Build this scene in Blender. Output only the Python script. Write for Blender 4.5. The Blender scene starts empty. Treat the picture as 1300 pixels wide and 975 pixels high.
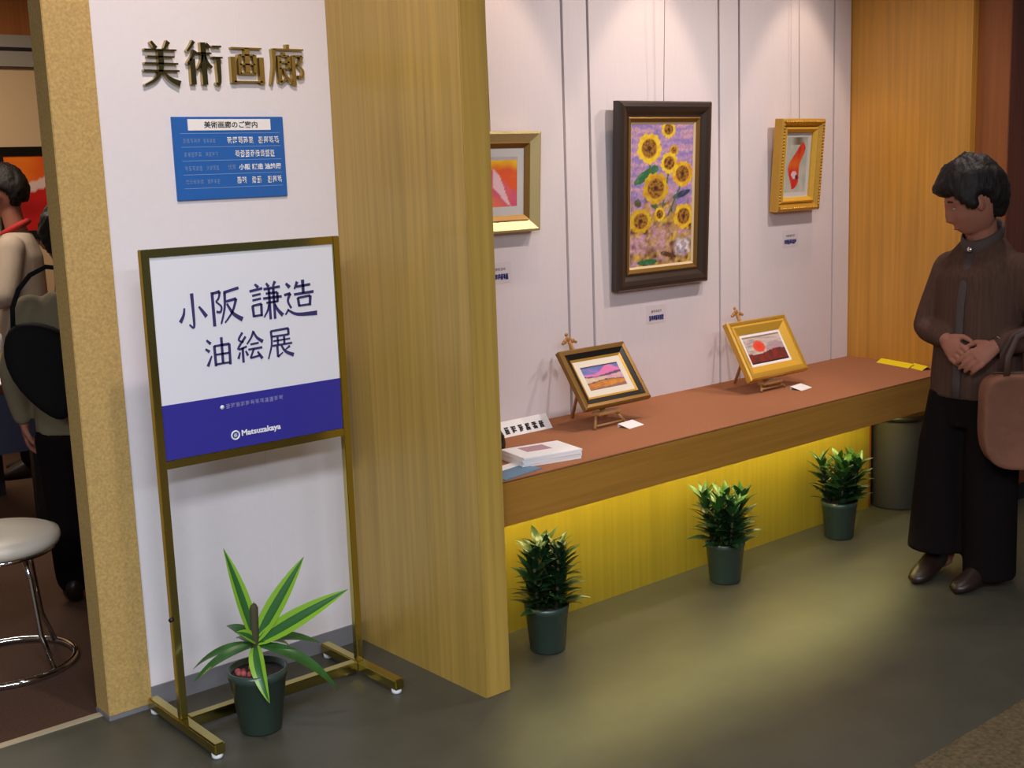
import bpy, bmesh, math, random
import numpy as np
from mathutils import Vector, Matrix, Quaternion, noise as mnoise

random.seed(7)
S = bpy.context.scene
C = S.collection
R = math.radians

# ------------------------------------------------------------------ camera
cam_d = bpy.data.cameras.new('camera')
cam = bpy.data.objects.new('camera', cam_d); C.objects.link(cam)
YAW, PITCH, ROLL, FPX = R(49.9407), R(9.9683), R(-2.0093), 1563.3
_f = Vector((math.cos(YAW)*math.cos(PITCH), math.sin(YAW)*math.cos(PITCH), -math.sin(PITCH)))
_r = Vector((math.sin(YAW), -math.cos(YAW), 0)); _u = _r.cross(_f)
_c, _s = math.cos(ROLL), math.sin(ROLL)
_rr, _uu = _r*_c + _u*_s, _u*_c - _r*_s
m = Matrix.Identity(4)
for i in range(3):
    m[i][0], m[i][1], m[i][2] = _rr[i], _uu[i], -_f[i]
m[2][3] = 1.5
cam.matrix_world = m
cam_d.sensor_width = 36.0
cam_d.lens = FPX/1300*36.0
cam_d.clip_start = 0.05
S.camera = cam

# ------------------------------------------------------------------ world, lights, exposure
S.view_settings.view_transform = 'Standard'
S.view_settings.look = 'None'
S.view_settings.exposure = 0.0
S.view_settings.gamma = 1.0
S.view_settings.use_curve_mapping = False
try:
    S.cycles.use_denoising = True
    S.cycles.max_bounces = 8
    S.cycles.sample_clamp_indirect = 6.0
except Exception:
    pass
W = bpy.data.worlds.new('world'); S.world = W; W.use_nodes = True
W.node_tree.nodes['Background'].inputs[0].default_value = (0.80, 0.86, 1.0, 1)
W.node_tree.nodes['Background'].inputs[1].default_value = 0.10

def area(name, loc, size, power, color, rot=(0, 0, 0), size_y=None, spread=None):
    d = bpy.data.lights.new(name, 'AREA'); d.energy = power; d.color = color
    d.shape = 'RECTANGLE' if size_y else 'SQUARE'; d.size = size
    if size_y: d.size_y = size_y
    if spread: d.spread = spread
    o = bpy.data.objects.new(name, d); C.objects.link(o); o.location = loc; o.rotation_euler = rot
    return o
COOL = (0.86, 0.92, 1.0); WARM = (1.0, 0.83, 0.68)
# ceiling light panels of the shop aisle (above and behind the camera)
for px, py, pw in ((-1.7, 0.3, 82), (0.1, 0.3, 82), (-1.7, -1.5, 82), (0.1, -1.5, 82), (1.9, -1.5, 45)):
    area('ceiling_panel_light', (px, py, 2.655), 1.2, pw, COOL, size_y=0.6)
# left room
area('ceiling_panel_light', (1.5, 5.9, 2.655), 1.2, 40, (1.0, 0.86, 0.68), size_y=0.6)
SPOTS = (2.72, 3.50, 4.40)

# ------------------------------------------------------------------ materials
MATS = {}
def mat(name, col, rough=0.5, metal=0.0, noise=None, bump=None, spec=0.5, coat=0.0, emit=None, trans=0.0):
    """noise=(scale vec, amount, detail): multiplies colour; bump=(scale vec, strength, distance)"""
    if name in MATS: return MATS[name]
    M = bpy.data.materials.new(name); M.use_nodes = True
    nt = M.node_tree; b = nt.nodes['Principled BSDF']
    b.inputs['Base Color'].default_value = (*col, 1)
    b.inputs['Roughness'].default_value = rough
    b.inputs['Metallic'].default_value = metal
    b.inputs['Specular IOR Level'].default_value = spec
    b.inputs['Coat Weight'].default_value = coat
    b.inputs['Transmission Weight'].default_value = trans
    if emit:
        b.inputs['Emission Color'].default_value = (*emit[0], 1); b.inputs['Emission Strength'].default_value = emit[1]
    if noise or bump:
        tc = nt.nodes.new('ShaderNodeTexCoord')
    if noise:
        sc, amt, det = noise
        mp = nt.nodes.new('ShaderNodeMapping'); mp.inputs['Scale'].default_value = sc
        nt.links.new(tc.outputs['Object'], mp.inputs['Vector'])
        n = nt.nodes.new('ShaderNodeTexNoise'); n.inputs['Scale'].default_value = 1.0; n.inputs['Detail'].default_value = det
        n.inputs['Roughness'].default_value = 0.6
        nt.links.new(mp.outputs[0], n.inputs['Vector'])
        rmp = nt.nodes.new('ShaderNodeValToRGB')
        lo = [max(0, c*(1-amt)) for c in col]; hi = [min(1, c*(1+amt)) for c in col]
        rmp.color_ramp.elements[0].position = 0.3; rmp.color_ramp.elements[1].position = 0.7
        rmp.color_ramp.elements[0].color = (*lo, 1); rmp.color_ramp.elements[1].color = (*hi, 1)
        nt.links.new(n.outputs['Fac'], rmp.inputs['Fac'])
        nt.links.new(rmp.outputs['Color'], b.inputs['Base Color'])
    if bump:
        sc, st, dist = bump
        mp2 = nt.nodes.new('ShaderNodeMapping'); mp2.inputs['Scale'].default_value = sc
        nt.links.new(tc.outputs['Object'], mp2.inputs['Vector'])
        n2 = nt.nodes.new('ShaderNodeTexNoise'); n2.inputs['Scale'].default_value = 1.0; n2.inputs['Detail'].default_value = 3
        nt.links.new(mp2.outputs[0], n2.inputs['Vector'])
        bp = nt.nodes.new('ShaderNodeBump'); bp.inputs['Strength'].default_value = st; bp.inputs['Distance'].default_value = dist
        nt.links.new(n2.outputs['Fac'], bp.inputs['Height'])
        nt.links.new(bp.outputs['Normal'], b.inputs['Normal'])
    MATS[name] = M
    return M

def vmat(name, rough=0.6, spec=0.3):
    """paint: colours come from the 'paint' colour attribute (flat print / oil painting)"""
    if name in MATS: return MATS[name]
    M = bpy.data.materials.new(name); M.use_nodes = True
    nt = M.node_tree; b = nt.nodes['Principled BSDF']
    b.inputs['Roughness'].default_value = rough; b.inputs['Specular IOR Level'].default_value = spec
    a = nt.nodes.new('ShaderNodeVertexColor'); a.layer_name = 'paint'
    nt.links.new(a.outputs['Color'], b.inputs['Base Color'])
    tc = nt.nodes.new('ShaderNodeTexCoord')
    n2 = nt.nodes.new('ShaderNodeTexNoise'); n2.inputs['Scale'].default_value = 90
    nt.links.new(tc.outputs['Object'], n2.inputs['Vector'])
    bp = nt.nodes.new('ShaderNodeBump'); bp.inputs['Strength'].default_value = 0.3; bp.inputs['Distance'].default_value = 0.002
    nt.links.new(n2.outputs['Fac'], bp.inputs['Height']); nt.links.new(bp.outputs['Normal'], b.inputs['Normal'])
    MATS[name] = M
    return M

def srgb(r, g, b):
    f = lambda c: ((c/255+0.055)/1.055)**2.4 if c > 10 else c/255/12.92
    return (f(r), f(g), f(b))

WOOD = mat('honey_oak_veneer', srgb(172, 140, 66), 0.42, noise=((55, 55, 1.3), 0.17, 4), bump=((90, 90, 2), 0.05, 0.002), coat=0.15)
WOODEND = mat('oak_veneer_warm_lit', srgb(204, 146, 56), 0.42, noise=((55, 55, 1.3), 0.15, 4), coat=0.15)  # oak with the warm tint of the spotlights put into its colour
WOODKICK = mat('oak_veneer_yellow_lit', srgb(146, 127, 34), 0.5, noise=((50, 50, 1.2), 0.12, 4))  # same oak, yellow glow of the strip lamp put into its colour
WOODRED = mat('reddish_oak_veneer', srgb(150, 88, 42), 0.45, noise=((45, 45, 1.2), 0.2, 4))
WOODDARK = mat('mahogany_veneer', srgb(118, 58, 30), 0.45, noise=((40, 40, 1.1), 0.2, 4))
FASCIA = mat('oak_fascia', srgb(164, 116, 46), 0.45, noise=((1.6, 60, 60), 0.14, 4))
COLUMN = mat('mottled_tan_stone', srgb(184, 152, 92), 0.6, noise=((130, 130, 130), 0.20, 3), bump=((120, 120, 120), 0.15, 0.002))
PANELW = mat('white_wall_panel', srgb(226, 220, 226), 0.75, noise=((60, 60, 60), 0.012, 2))
PANELR = mat('white_gallery_panel', srgb(222, 212, 216), 0.8, noise=((220, 220, 9), 0.02, 2))
GROOVE = mat('shadow_gap_grey', srgb(70, 62, 60), 0.8)
SEAM = mat('pale_seam', srgb(228, 224, 230), 0.7)
BASEB = mat('grey_vinyl_baseboard', srgb(118, 118, 124), 0.55)
FLOOR = mat('grey_vinyl_floor', srgb(70, 68, 58), 0.42, noise=((7, 7, 7), 0.12, 6), spec=0.35)
CARPETB = mat('brown_carpet', srgb(84, 62, 50), 0.95, noise=((160, 160, 160), 0.2, 3), bump=((300, 300, 300), 0.4, 0.004), spec=0.1)
CARPETA = mat('speckled_tan_carpet', srgb(96, 82, 60), 0.95, noise=((75, 75, 75), 0.38, 4), bump=((200, 200, 200), 0.5, 0.006), spec=0.1)
STRIP = mat('pale_metal_threshold', srgb(196, 180, 150), 0.4, metal=0.3)
CEIL = mat('ceiling_white', srgb(225, 222, 215), 0.9)
COUNTER = mat('terracotta_felt', srgb(158, 106, 76), 0.95, noise=((180, 180, 180), 0.10, 3), spec=0.1)
BRASS = mat('polished_brass', srgb(192, 178, 104), 0.17, metal=1.0)
LETTER = mat('mirror_gold_letters', srgb(176, 156, 98), 0.10, metal=1.0)
WHITEP = mat('white_plastic', srgb(230, 230, 235), 0.4)
PAPER = mat('white_paper', srgb(238, 236, 238), 0.7)
SIGNW = mat('white_sign_board', srgb(228, 228, 238), 0.45)
SIGNB = mat('royal_blue_print', srgb(52, 48, 150), 0.4)
NAVYINK = mat('navy_ink', srgb(52, 46, 104), 0.6)
PLAQUE = mat('blue_notice_board', srgb(36, 98, 178), 0.4)
PALEINK = mat('pale_blue_ink', srgb(120, 150, 205), 0.6)
WHITEINK = mat('white_ink', srgb(240, 240, 245), 0.6)
LILACINK = mat('lilac_ink', srgb(150, 148, 205), 0.6)
BLACKINK = mat('black_ink', srgb(30, 28, 30), 0.6)
BLUEINK = mat('blue_ink', srgb(64, 66, 150), 0.6)
POT = mat('dark_green_plastic', srgb(50, 66, 58), 0.28, spec=0.5)
SOIL = mat('potting_soil', srgb(50, 38, 30), 0.95, noise=((90, 90, 90), 0.4, 3))
PINK = mat('pink_pebbles', srgb(170, 80, 80), 0.8)
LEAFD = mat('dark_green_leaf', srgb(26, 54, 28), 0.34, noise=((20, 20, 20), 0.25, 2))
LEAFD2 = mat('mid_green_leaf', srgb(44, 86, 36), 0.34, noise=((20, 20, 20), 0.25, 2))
STEM = mat('brown_stem', srgb(62, 56, 36), 0.8)
GOLD = mat('gold_leaf', srgb(206, 158, 62), 0.38, metal=0.45, bump=((70, 70, 70), 0.25, 0.003))
GOLDB = mat('bright_gold', srgb(226, 178, 66), 0.36, metal=0.30, bump=((60, 60, 60), 0.3, 0.003))
GOLDP = mat('pale_gold', srgb(214, 196, 140), 0.4, metal=0.5, bump=((55, 55, 55), 0.3, 0.003))
BRONZE = mat('antique_bronze', srgb(140, 104, 48), 0.42, metal=0.6)
DARKFR = mat('dark_walnut_lacquer', srgb(58, 46, 40), 0.28)
BLACKFR = mat('black_lacquer', srgb(26, 22, 20), 0.3)
LINEN = mat('cream_linen', srgb(214, 190, 150), 0.8)
MATB = mat('ivory_mat_board', srgb(228, 218, 200), 0.8)
MATG = mat('grey_mat_board', srgb(205, 202, 200), 0.8)
WIRE = mat('nylon_wire', srgb(170, 158, 150), 0.4)
EASEL = mat('light_beech', srgb(176, 128, 74), 0.5, noise=((60, 60, 60), 0.12, 3))
CHROME = mat('chrome', srgb(210, 210, 212), 0.08, metal=1.0)
VINYLW = mat('white_vinyl', srgb(206, 196, 182), 0.45)
BINM = mat('charcoal_bin', srgb(72, 70, 68), 0.4, metal=0.3)
BINL = mat('black_liner', srgb(22, 22, 24), 0.4)
NAVY = mat('navy_cloth', srgb(62, 64, 86), 0.85)
MAROON = mat('dark_red_wood', srgb(92, 44, 32), 0.4)
BLACKM = mat('black_metal', srgb(24, 22, 22), 0.5)
BEIGEW = mat('beige_room_wall', srgb(206, 172, 132), 0.8)
GREYB = mat('grey_cornice', srgb(150, 140, 128), 0.7)
YELLOW = mat('bright_yellow_card', srgb(244, 218, 20), 0.5)
PAINT = vmat('oil_paint')
SKIN = mat('skin', srgb(154, 100, 82), 0.6, spec=0.25)
HAIR = mat('black_hair', srgb(22, 15, 14), 0.6, spec=0.3, noise=((50, 50, 14), 0.4, 3), bump=((70, 70, 18), 0.6, 0.01))
SHIRT = mat('brown_striped_shirt', srgb(78, 56, 47), 0.9, spec=0.15, noise=((120, 120, 3), 0.16, 2), bump=((22, 22, 12), 0.35, 0.012))
COLLARM = mat('dark_grey_collar', srgb(70, 57, 54), 0.85)
TROUS = mat('black_trousers', srgb(20, 15, 16), 0.95, spec=0.08, bump=((22, 22, 5), 0.4, 0.012))
SHOE = mat('dark_leather', srgb(38, 23, 18), 0.4)
BAG = mat('brown_suede', srgb(118, 74, 54), 0.85, noise=((30, 30, 30), 0.1, 3))
BAGD = mat('dark_brown_leather', srgb(70, 44, 36), 0.6)
BLACKBAG = mat('black_nylon', srgb(17, 16, 17), 0.8, spec=0.15)
CARDI = mat('beige_cardigan', srgb(176, 158, 142), 0.9, bump=((25, 25, 10), 0.35, 0.012))
OLIVE = mat('olive_grey_jacket', srgb(124, 112, 88), 0.9, bump=((25, 25, 10), 0.35, 0.012))
REDCL = mat('red_scarf', srgb(176, 40, 36), 0.85)
SILVER = mat('silver', srgb(220, 220, 220), 0.2, metal=1.0)

# ------------------------------------------------------------------ helpers
class MB:
    def __init__(s): s.v = []; s.f = []; s.sm = []
    def add(s, vs, fs, smooth=False):
        o = len(s.v); s.v += [tuple(p) for p in vs]; s.f += [tuple(i+o for i in f) for f in fs]; s.sm += [smooth]*len(fs); return s
    def box(s, x0, x1, y0, y1, z0, z1):
        return s.add([(x0,y0,z0),(x1,y0,z0),(x1,y1,z0),(x0,y1,z0),(x0,y0,z1),(x1,y0,z1),(x1,y1,z1),(x0,y1,z1)],
                     [(3,2,1,0),(4,5,6,7),(0,1,5,4),(1,2,6,5),(2,3,7,6),(3,0,4,7)])
    def bbox(s, x0, x1, y0, y1, z0, z1, b=0.003):
        """bevelled box"""
        bm = bmesh.new(); bmesh.ops.create_cube(bm, size=1)
        for v in bm.verts:
            v.co = Vector(((x0+x1)/2+v.co.x*(x1-x0), (y0+y1)/2+v.co.y*(y1-y0), (z0+z1)/2+v.co.z*(z1-z0)))
        bmesh.ops.bevel(bm, geom=bm.edges[:], offset=b, segments=2, affect='EDGES')
        bm.verts.index_update()
        s.add([v.co[:] for v in bm.verts], [[v.index for v in f.verts] for f in bm.faces]); bm.free(); return s
    def lathe(s, prof, n=32, c=(0,0,0)):
        """prof: (r,z) from bottom to top, closed by fans if r>0 at the ends"""
        vs = []; fs = []
        for r, z in prof:
            for k in range(n):
                a = 2*math.pi*k/n; vs.append((c[0]+r*math.cos(a), c[1]+r*math.sin(a), c[2]+z))
        for i in range(len(prof)-1):
            for k in range(n):
                fs.append((i*n+k, i*n+(k+1)%n, (i+1)*n+(k+1)%n, (i+1)*n+k))
        fs.append(tuple(range(n))[::-1]); fs.append(tuple((len(prof)-1)*n+k for k in range(n)))
        return s.add(vs, fs, True)
    def tube(s, pts, rad, n=10, closed=False, up=None, cap=True):
        """rad: scalar, list of scalars or list of (a,b)"""
        pts = [Vector(p) for p in pts]; N = len(pts)
        if not isinstance(rad, (list, tuple)): rad = [rad]*N
        rad = [(r, r) if not isinstance(r, (list, tuple)) else r for r in rad]
        vs = []; fs = []; prev = None
        for i, p in enumerate(pts):
            if closed: t = pts[(i+1) % N]-pts[i-1]
            else: t = pts[min(i+1, N-1)]-pts[max(i-1, 0)]
            t.normalize()
            if up is not None: a = Vector(up)
            elif prev is not None: a = prev
            else: a = Vector((0,0,1)) if abs(t.z) < 0.9 else Vector((1,0,0))
            a = (a-t*a.dot(t)).normalized(); prev = a; b = t.cross(a)
            for k in range(n):
                th = 2*math.pi*k/n
                vs.append(tuple(p+a*(rad[i][0]*math.cos(th))+b*(rad[i][1]*math.sin(th))))
        M_ = N if closed else N-1
        for i in range(M_):
            for k in range(n):
                j = (i+1) % N
                fs.append((i*n+k, i*n+(k+1)%n, j*n+(k+1)%n, j*n+k))
        if cap and not closed:
            fs.append(tuple(range(n))[::-1]); fs.append(tuple((N-1)*n+k for k in range(n)))
        return s.add(vs, fs, True)
    def ball(s, c, r, n=16, m_=10):
        if not isinstance(r, (list, tuple)): r = (r, r, r)
        vs = [(c[0], c[1], c[2]-r[2])]; fs = []
        for i in range(1, m_):
            ph = -math.pi/2+math.pi*i/m_
            for k in range(n):
                th = 2*math.pi*k/n
                vs.append((c[0]+r[0]*math.cos(ph)*math.cos(th), c[1]+r[1]*math.cos(ph)*math.sin(th), c[2]+r[2]*math.sin(ph)))
        vs.append((c[0], c[1], c[2]+r[2])); L = len(vs)-1
        for k in range(n):
            fs.append((0, 1+(k+1)%n, 1+k)); fs.append((L, L-n+k, L-n+(k+1)%n))
        for i in range(m_-2):
            for k in range(n):
                a = 1+i*n; fs.append((a+k, a+(k+1)%n, a+n+(k+1)%n, a+n+k))
        return s.add(vs, fs, True)
    def mesh(s, name):
        me = bpy.data.meshes.new(name); me.from_pydata(s.v, [], s.f); me.update()
        bm = bmesh.new(); bm.from_mesh(me); bmesh.ops.recalc_face_normals(bm, faces=bm.faces); bm.to_mesh(me); bm.free()
        me.polygons.foreach_set('use_smooth', s.sm); me.update()
        return me
    def build(s, name, material, parent=None):
        return link(name, s.mesh(name), material, parent)

def link(name, me, material=None, parent=None):
    o = bpy.data.objects.new(name, me); C.objects.link(o)
    if material: me.materials.append(material)
    if parent: o.parent = parent
    return o
def tag(o, label=None, cat=None, group=None, kind=None):
    if label: o['label'] = label
    if cat: o['category'] = cat
    if group: o['group'] = group
    if kind: o['kind'] = kind
    return o
def empty(name, loc=(0,0,0), rot=(0,0,0)):
    o = bpy.data.objects.new(name, None); C.objects.link(o); o.location = loc; o.rotation_euler = rot
    o.empty_display_size = 0.05
    return o
def box(name, material, parent, *b, bev=0.0):
    mb = MB()
    mb.bbox(*b, b=bev) if bev else mb.box(*b)
    return mb.build(name, material, parent)
def struct(o, label, cat='wall'):
    o['kind'] = 'structure'; o['label'] = label; o['category'] = cat; return o

# ------------------------------------------------------------------ the setting
HT = 2.66
YW = 3.26
fl = box('floor', FLOOR, None, -4, 7.5, 1.555, 3.30, -0.05, 0); struct(fl, 'grey vinyl floor in front of the gallery recess', 'floor')
fa = box('floor_aisle', CARPETA, None, -4, 7.5, -4, 1.555, -0.05, 0.004); struct(fa, 'speckled tan carpet of the aisle at the lower right', 'floor')
fr_ = box('floor_room', CARPETB, None, -3, 4.4, 3.325, 7.3, -0.05, 0.0); struct(fr_, 'brown carpet of the room beyond the left column', 'floor')
ts = box('trim_1', STRIP, None, -3, 1.209, 3.30, 3.325, -0.05, 0.004); struct(ts, 'pale metal strip where grey floor meets brown carpet', 'trim')
ce = box('ceiling', CEIL, None, -4, 7.5, -4, 7.4, HT, HT+0.05); struct(ce, 'white ceiling above the gallery', 'ceiling')

wl = empty('wall_left'); struct(wl, 'white panelled wall carrying the gallery lettering')
box('backing', GROOVE, wl, 1.337, 2.07, YW+0.018, YW+0.09, 0, HT)
box('panel', PANELW, wl, 1.337, 1.757, YW, YW+0.018, 0.06, HT)
box('panel', PANELW, wl, 1.759, 2.063, YW, YW+0.018, 0.06, HT)
box('seam_strip', SEAM, wl, 1.757, 1.759, YW+0.001, YW+0.018, 0.06, HT)
bb = box('baseboard_left', BASEB, None, 1.337, 2.063, YW-0.006, YW+0.018, 0, 0.06); struct(bb, 'low grey baseboard under the white sign wall', 'baseboard')
co = empty('wall_column'); struct(co, 'mottled tan stone column at the left opening', 'column')
box('column_shaft', COLUMN, co, 1.209, 1.337, YW-0.008, YW+0.085, 0.012, HT, bev=0.002)
box('column_foot', BASEB, co, 1.207, 1.338, YW-0.010, YW+0.087, 0, 0.012)

pa = empty('wall_partition'); struct(pa, 'honey oak partition wall between sign wall and gallery recess', 'partition')
box('side_panel', WOOD, pa, 2.063, 2.070, 2.620, YW+0.09, 0.0, HT)
box('core', WOOD, pa, 2.070, 2.145, 2.624, YW+0.09, 0.0, HT)
box('side_panel', WOOD, pa, 2.145, 2.152, 2.620, YW+0.09, 0.0, HT)
box('edge_panel', WOOD, pa, 2.063, 2.152, 2.613, 2.620, 0.0, HT, bev=0.002)

wb = empty('wall_back'); struct(wb, 'white gallery wall of tall panels with dark shadow gaps')
box('backing', GROOVE, wb, 2.152, 4.75, YW+0.016, YW+0.09, 0, HT)
edges = [2.152, 2.19, 2.315, 3.024, 3.149, 3.86, 3.984, 4.622, 4.75]
for a, b in zip(edges[:-1], edges[1:]):
    box('panel', PANELR, wb, a+0.006, b-0.006, YW, YW+0.016, 0.60, HT)
we = empty('wall_right'); struct(we, 'honey oak end wall closing the gallery recess')
box('side_panel', WOODEND, we, 4.75, 4.79, 2.69, YW+0.09, 0, HT)
wp = empty('wall_far'); struct(wp, 'reddish brown wooden wall behind the standing woman')
box('post', WOODRED, wp, 4.79, 4.86, 2.55, YW+0.09, 0, HT)
box('front_panel', WOODDARK, wp, 4.79, 6.4, 2.545, 2.55, 0.08, HT)
box('front_panel', WOODDARK, wp, 4.86, 6.4, 2.55, 2.60, 0.08, HT)
box('kick_plinth', BLACKM, wp, 4.80, 6.4, 2.556, 2.6, 0, 0.08)

# room beyond the opening
wr = empty('wall_room'); struct(wr, 'beige wall of the room beyond the left column')
box('wall_face', BEIGEW, wr, -3, 4.4, 7.2, 7.28, 0, HT)
box('cornice', GREYB, wr, -3, 4.4, 7.16, 7.20, 2.15, 2.32)
box('cornice_dark_line', BLACKM, wr, -3, 4.4, 7.152, 7.17, 2.235, 2.253)  # black strip running along the cornice
box('upper_band', WOODRED, wr, -3, 4.4, 7.175, 7.20, 2.32, HT)
ws = box('wall_room_side', BEIGEW, None, 4.35, 4.4, YW+0.09, 7.2, 0, HT); struct(ws, 'beige side wall of the room beyond the column')

# ceiling spot fixtures of the recess
for i, x in enumerate(SPOTS):
    t = empty('ceiling_spot', (x, 2.93, HT))
    tag(t, 'recessed warm spotlight in the ceiling, %s of three over the gallery wall' % ('leftmost', 'middle one', 'rightmost')[i], 'spotlight', 'recessed spots over the pictures')
    MB().lathe([(0.055, -0.006), (0.055, 0.0)], 24).build('trim_ring', WHITEP, t)
    d = bpy.data.lights.new('spot_lamp', 'SPOT'); d.energy = 20; d.color = (1.0, 0.74, 0.52); d.spot_size = R(53); d.spot_blend = 0.35; d.shadow_soft_size = 0.03
    o = bpy.data.objects.new('spot_lamp', d); C.objects.link(o); o.location = (x, 2.93, HT-0.03)
    o.rotation_euler = (R(9), R(3), 0)

for x, lab in ((3.40, 'added wide warm fill light in the ceiling before the recess, nearer the partition'), (4.25, 'added wide warm fill light in the ceiling before the recess, nearer the woman')):
    t = empty('added_fill_light', (x, 2.22, HT)); tag(t, lab, 'spotlight', 'added fill lights before the recess')  # added lamps that fill the recess wall with more even light
    MB().lathe([(0.075, -0.006), (0.075, 0.0)], 24).build('trim_ring', WHITEP, t)
    d = bpy.data.lights.new('fill_lamp', 'SPOT'); d.energy = 58; d.color = (1.0, 0.87, 0.80); d.spot_size = R(112); d.spot_blend = 1.0; d.shadow_soft_size = 0.045
    o = bpy.data.objects.new('fill_lamp', d); C.objects.link(o); o.location = (x, 2.22, HT-0.03); o.rotation_euler = (R(32), 0, R(26))
t = empty('ceiling_spot', (1.40, 2.30, HT)); tag(t, 'recessed warm spotlight in the ceiling before the white sign wall', 'spotlight')
MB().lathe([(0.055, -0.006), (0.055, 0.0)], 24).build('trim_ring', WHITEP, t)
d = bpy.data.lights.new('spot_lamp', 'SPOT'); d.energy = 50; d.color = (1.0, 0.84, 0.74); d.spot_size = R(120); d.spot_blend = 1.0; d.shadow_soft_size = 0.04
o = bpy.data.objects.new('spot_lamp', d); C.objects.link(o); o.location = (1.40, 2.30, HT-0.03); o.rotation_euler = (R(38), 0, R(-12))

# ------------------------------------------------------------------ display counter
dc = empty('display_counter', (3.45, 2.97, 0)); tag(dc, 'long oak display ledge with terracotta top along the gallery wall', 'counter')
def cb(name, m_, x0, x1, y0, y1, z0, z1, bev=0):
    return box(name, m_, dc, x0-3.45, x1-3.45, y0-2.97, y1-2.97, z0, z1, bev=bev)
cb('counter_top', COUNTER, 2.152, 4.75, 2.690, YW, 0.575, 0.600)
cb('fascia', FASCIA, 2.152, 4.75, 2.688, 2.712, 0.462, 0.596, 0.002)
cb('kick_panel', WOODKICK, 2.152, 4.47, 2.955, 2.975, 0.0, 0.575)
cb('kick_return', WOODDARK, 4.47, 4.485, 2.955, YW-0.002, 0.0, 0.575)
sl = empty('strip_light', (3.3, 2.80, 0.53)); tag(sl, 'yellow strip light hidden under the display ledge', 'lamp')
TUBE = mat('yellow_tube', (1, 0.8, 0.2), 0.5, emit=((1.0, 0.93, 0.36), 37.0))
MB().tube([(-1.12, 0, 0), (1.12, 0, 0)], 0.013, 12).build('lamp_tube', TUBE, sl)
box('lamp_housing', WHITEP, sl, -1.14, 1.14, -0.02, 0.02, 0.018, 0.045)

# ------------------------------------------------------------------ lettering
def stroke_mesh(mb, strokes, x0, z1, sx, sz, y0, y1, wscale=1.0):
    """strokes: (points, w0, w1) in a 100x100 box, v down; faces -y from y0 (front) to y1"""
    for pts, w0, w1 in strokes:
        # refine
        P = [Vector((p[0], p[1])) for p in pts]
        if len(P) > 2:
            Q = []
            for i in range(len(P)-1):
                a = P[max(i-1,0)]; b = P[i]; c = P[i+1]; d = P[min(i+2,len(P)-1)]
                for k in range(4):
                    t = k/4
                    Q.append(0.5*((2*b)+(c-a)*t+(2*a-5*b+4*c-d)*t*t+(3*b-3*c+d-a)*t**3))
            Q.append(P[-1]); P = Q
        n = len(P); L = []; Rr = []
        for i in range(n):
            t = (P[min(i+1,n-1)]-P[max(i-1,0)]).normalized(); nn = Vector((-t.y, t.x))
            w = (w0+(w1-w0)*i/(n-1))*0.5*wscale
            L.append(P[i]+nn*w); Rr.append(P[i]-nn*w)
        W_ = lambda q, y: (x0+q.x/100*sx, y, z1-q.y/100*sz)
        vs = [W_(q, y0) for q in L]+[W_(q, y0) for q in Rr]+[W_(q, y1) for q in L]+[W_(q, y1) for q in Rr]
        fs = []
        for i in range(n-1):
            fs += [(i, i+1, n+i+1, n+i), (2*n+i, 3*n+i, 3*n+i+1, 2*n+i+1), (i, 2*n+i, 2*n+i+1, i+1), (n+i, n+i+1, 3*n+i+1, 3*n+i)]
        fs += [(0, n, 3*n, 2*n), (n-1, 3*n-1, 4*n-1, 2*n-1)]
        mb.add(vs, fs)
h = 4; V = 14
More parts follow.
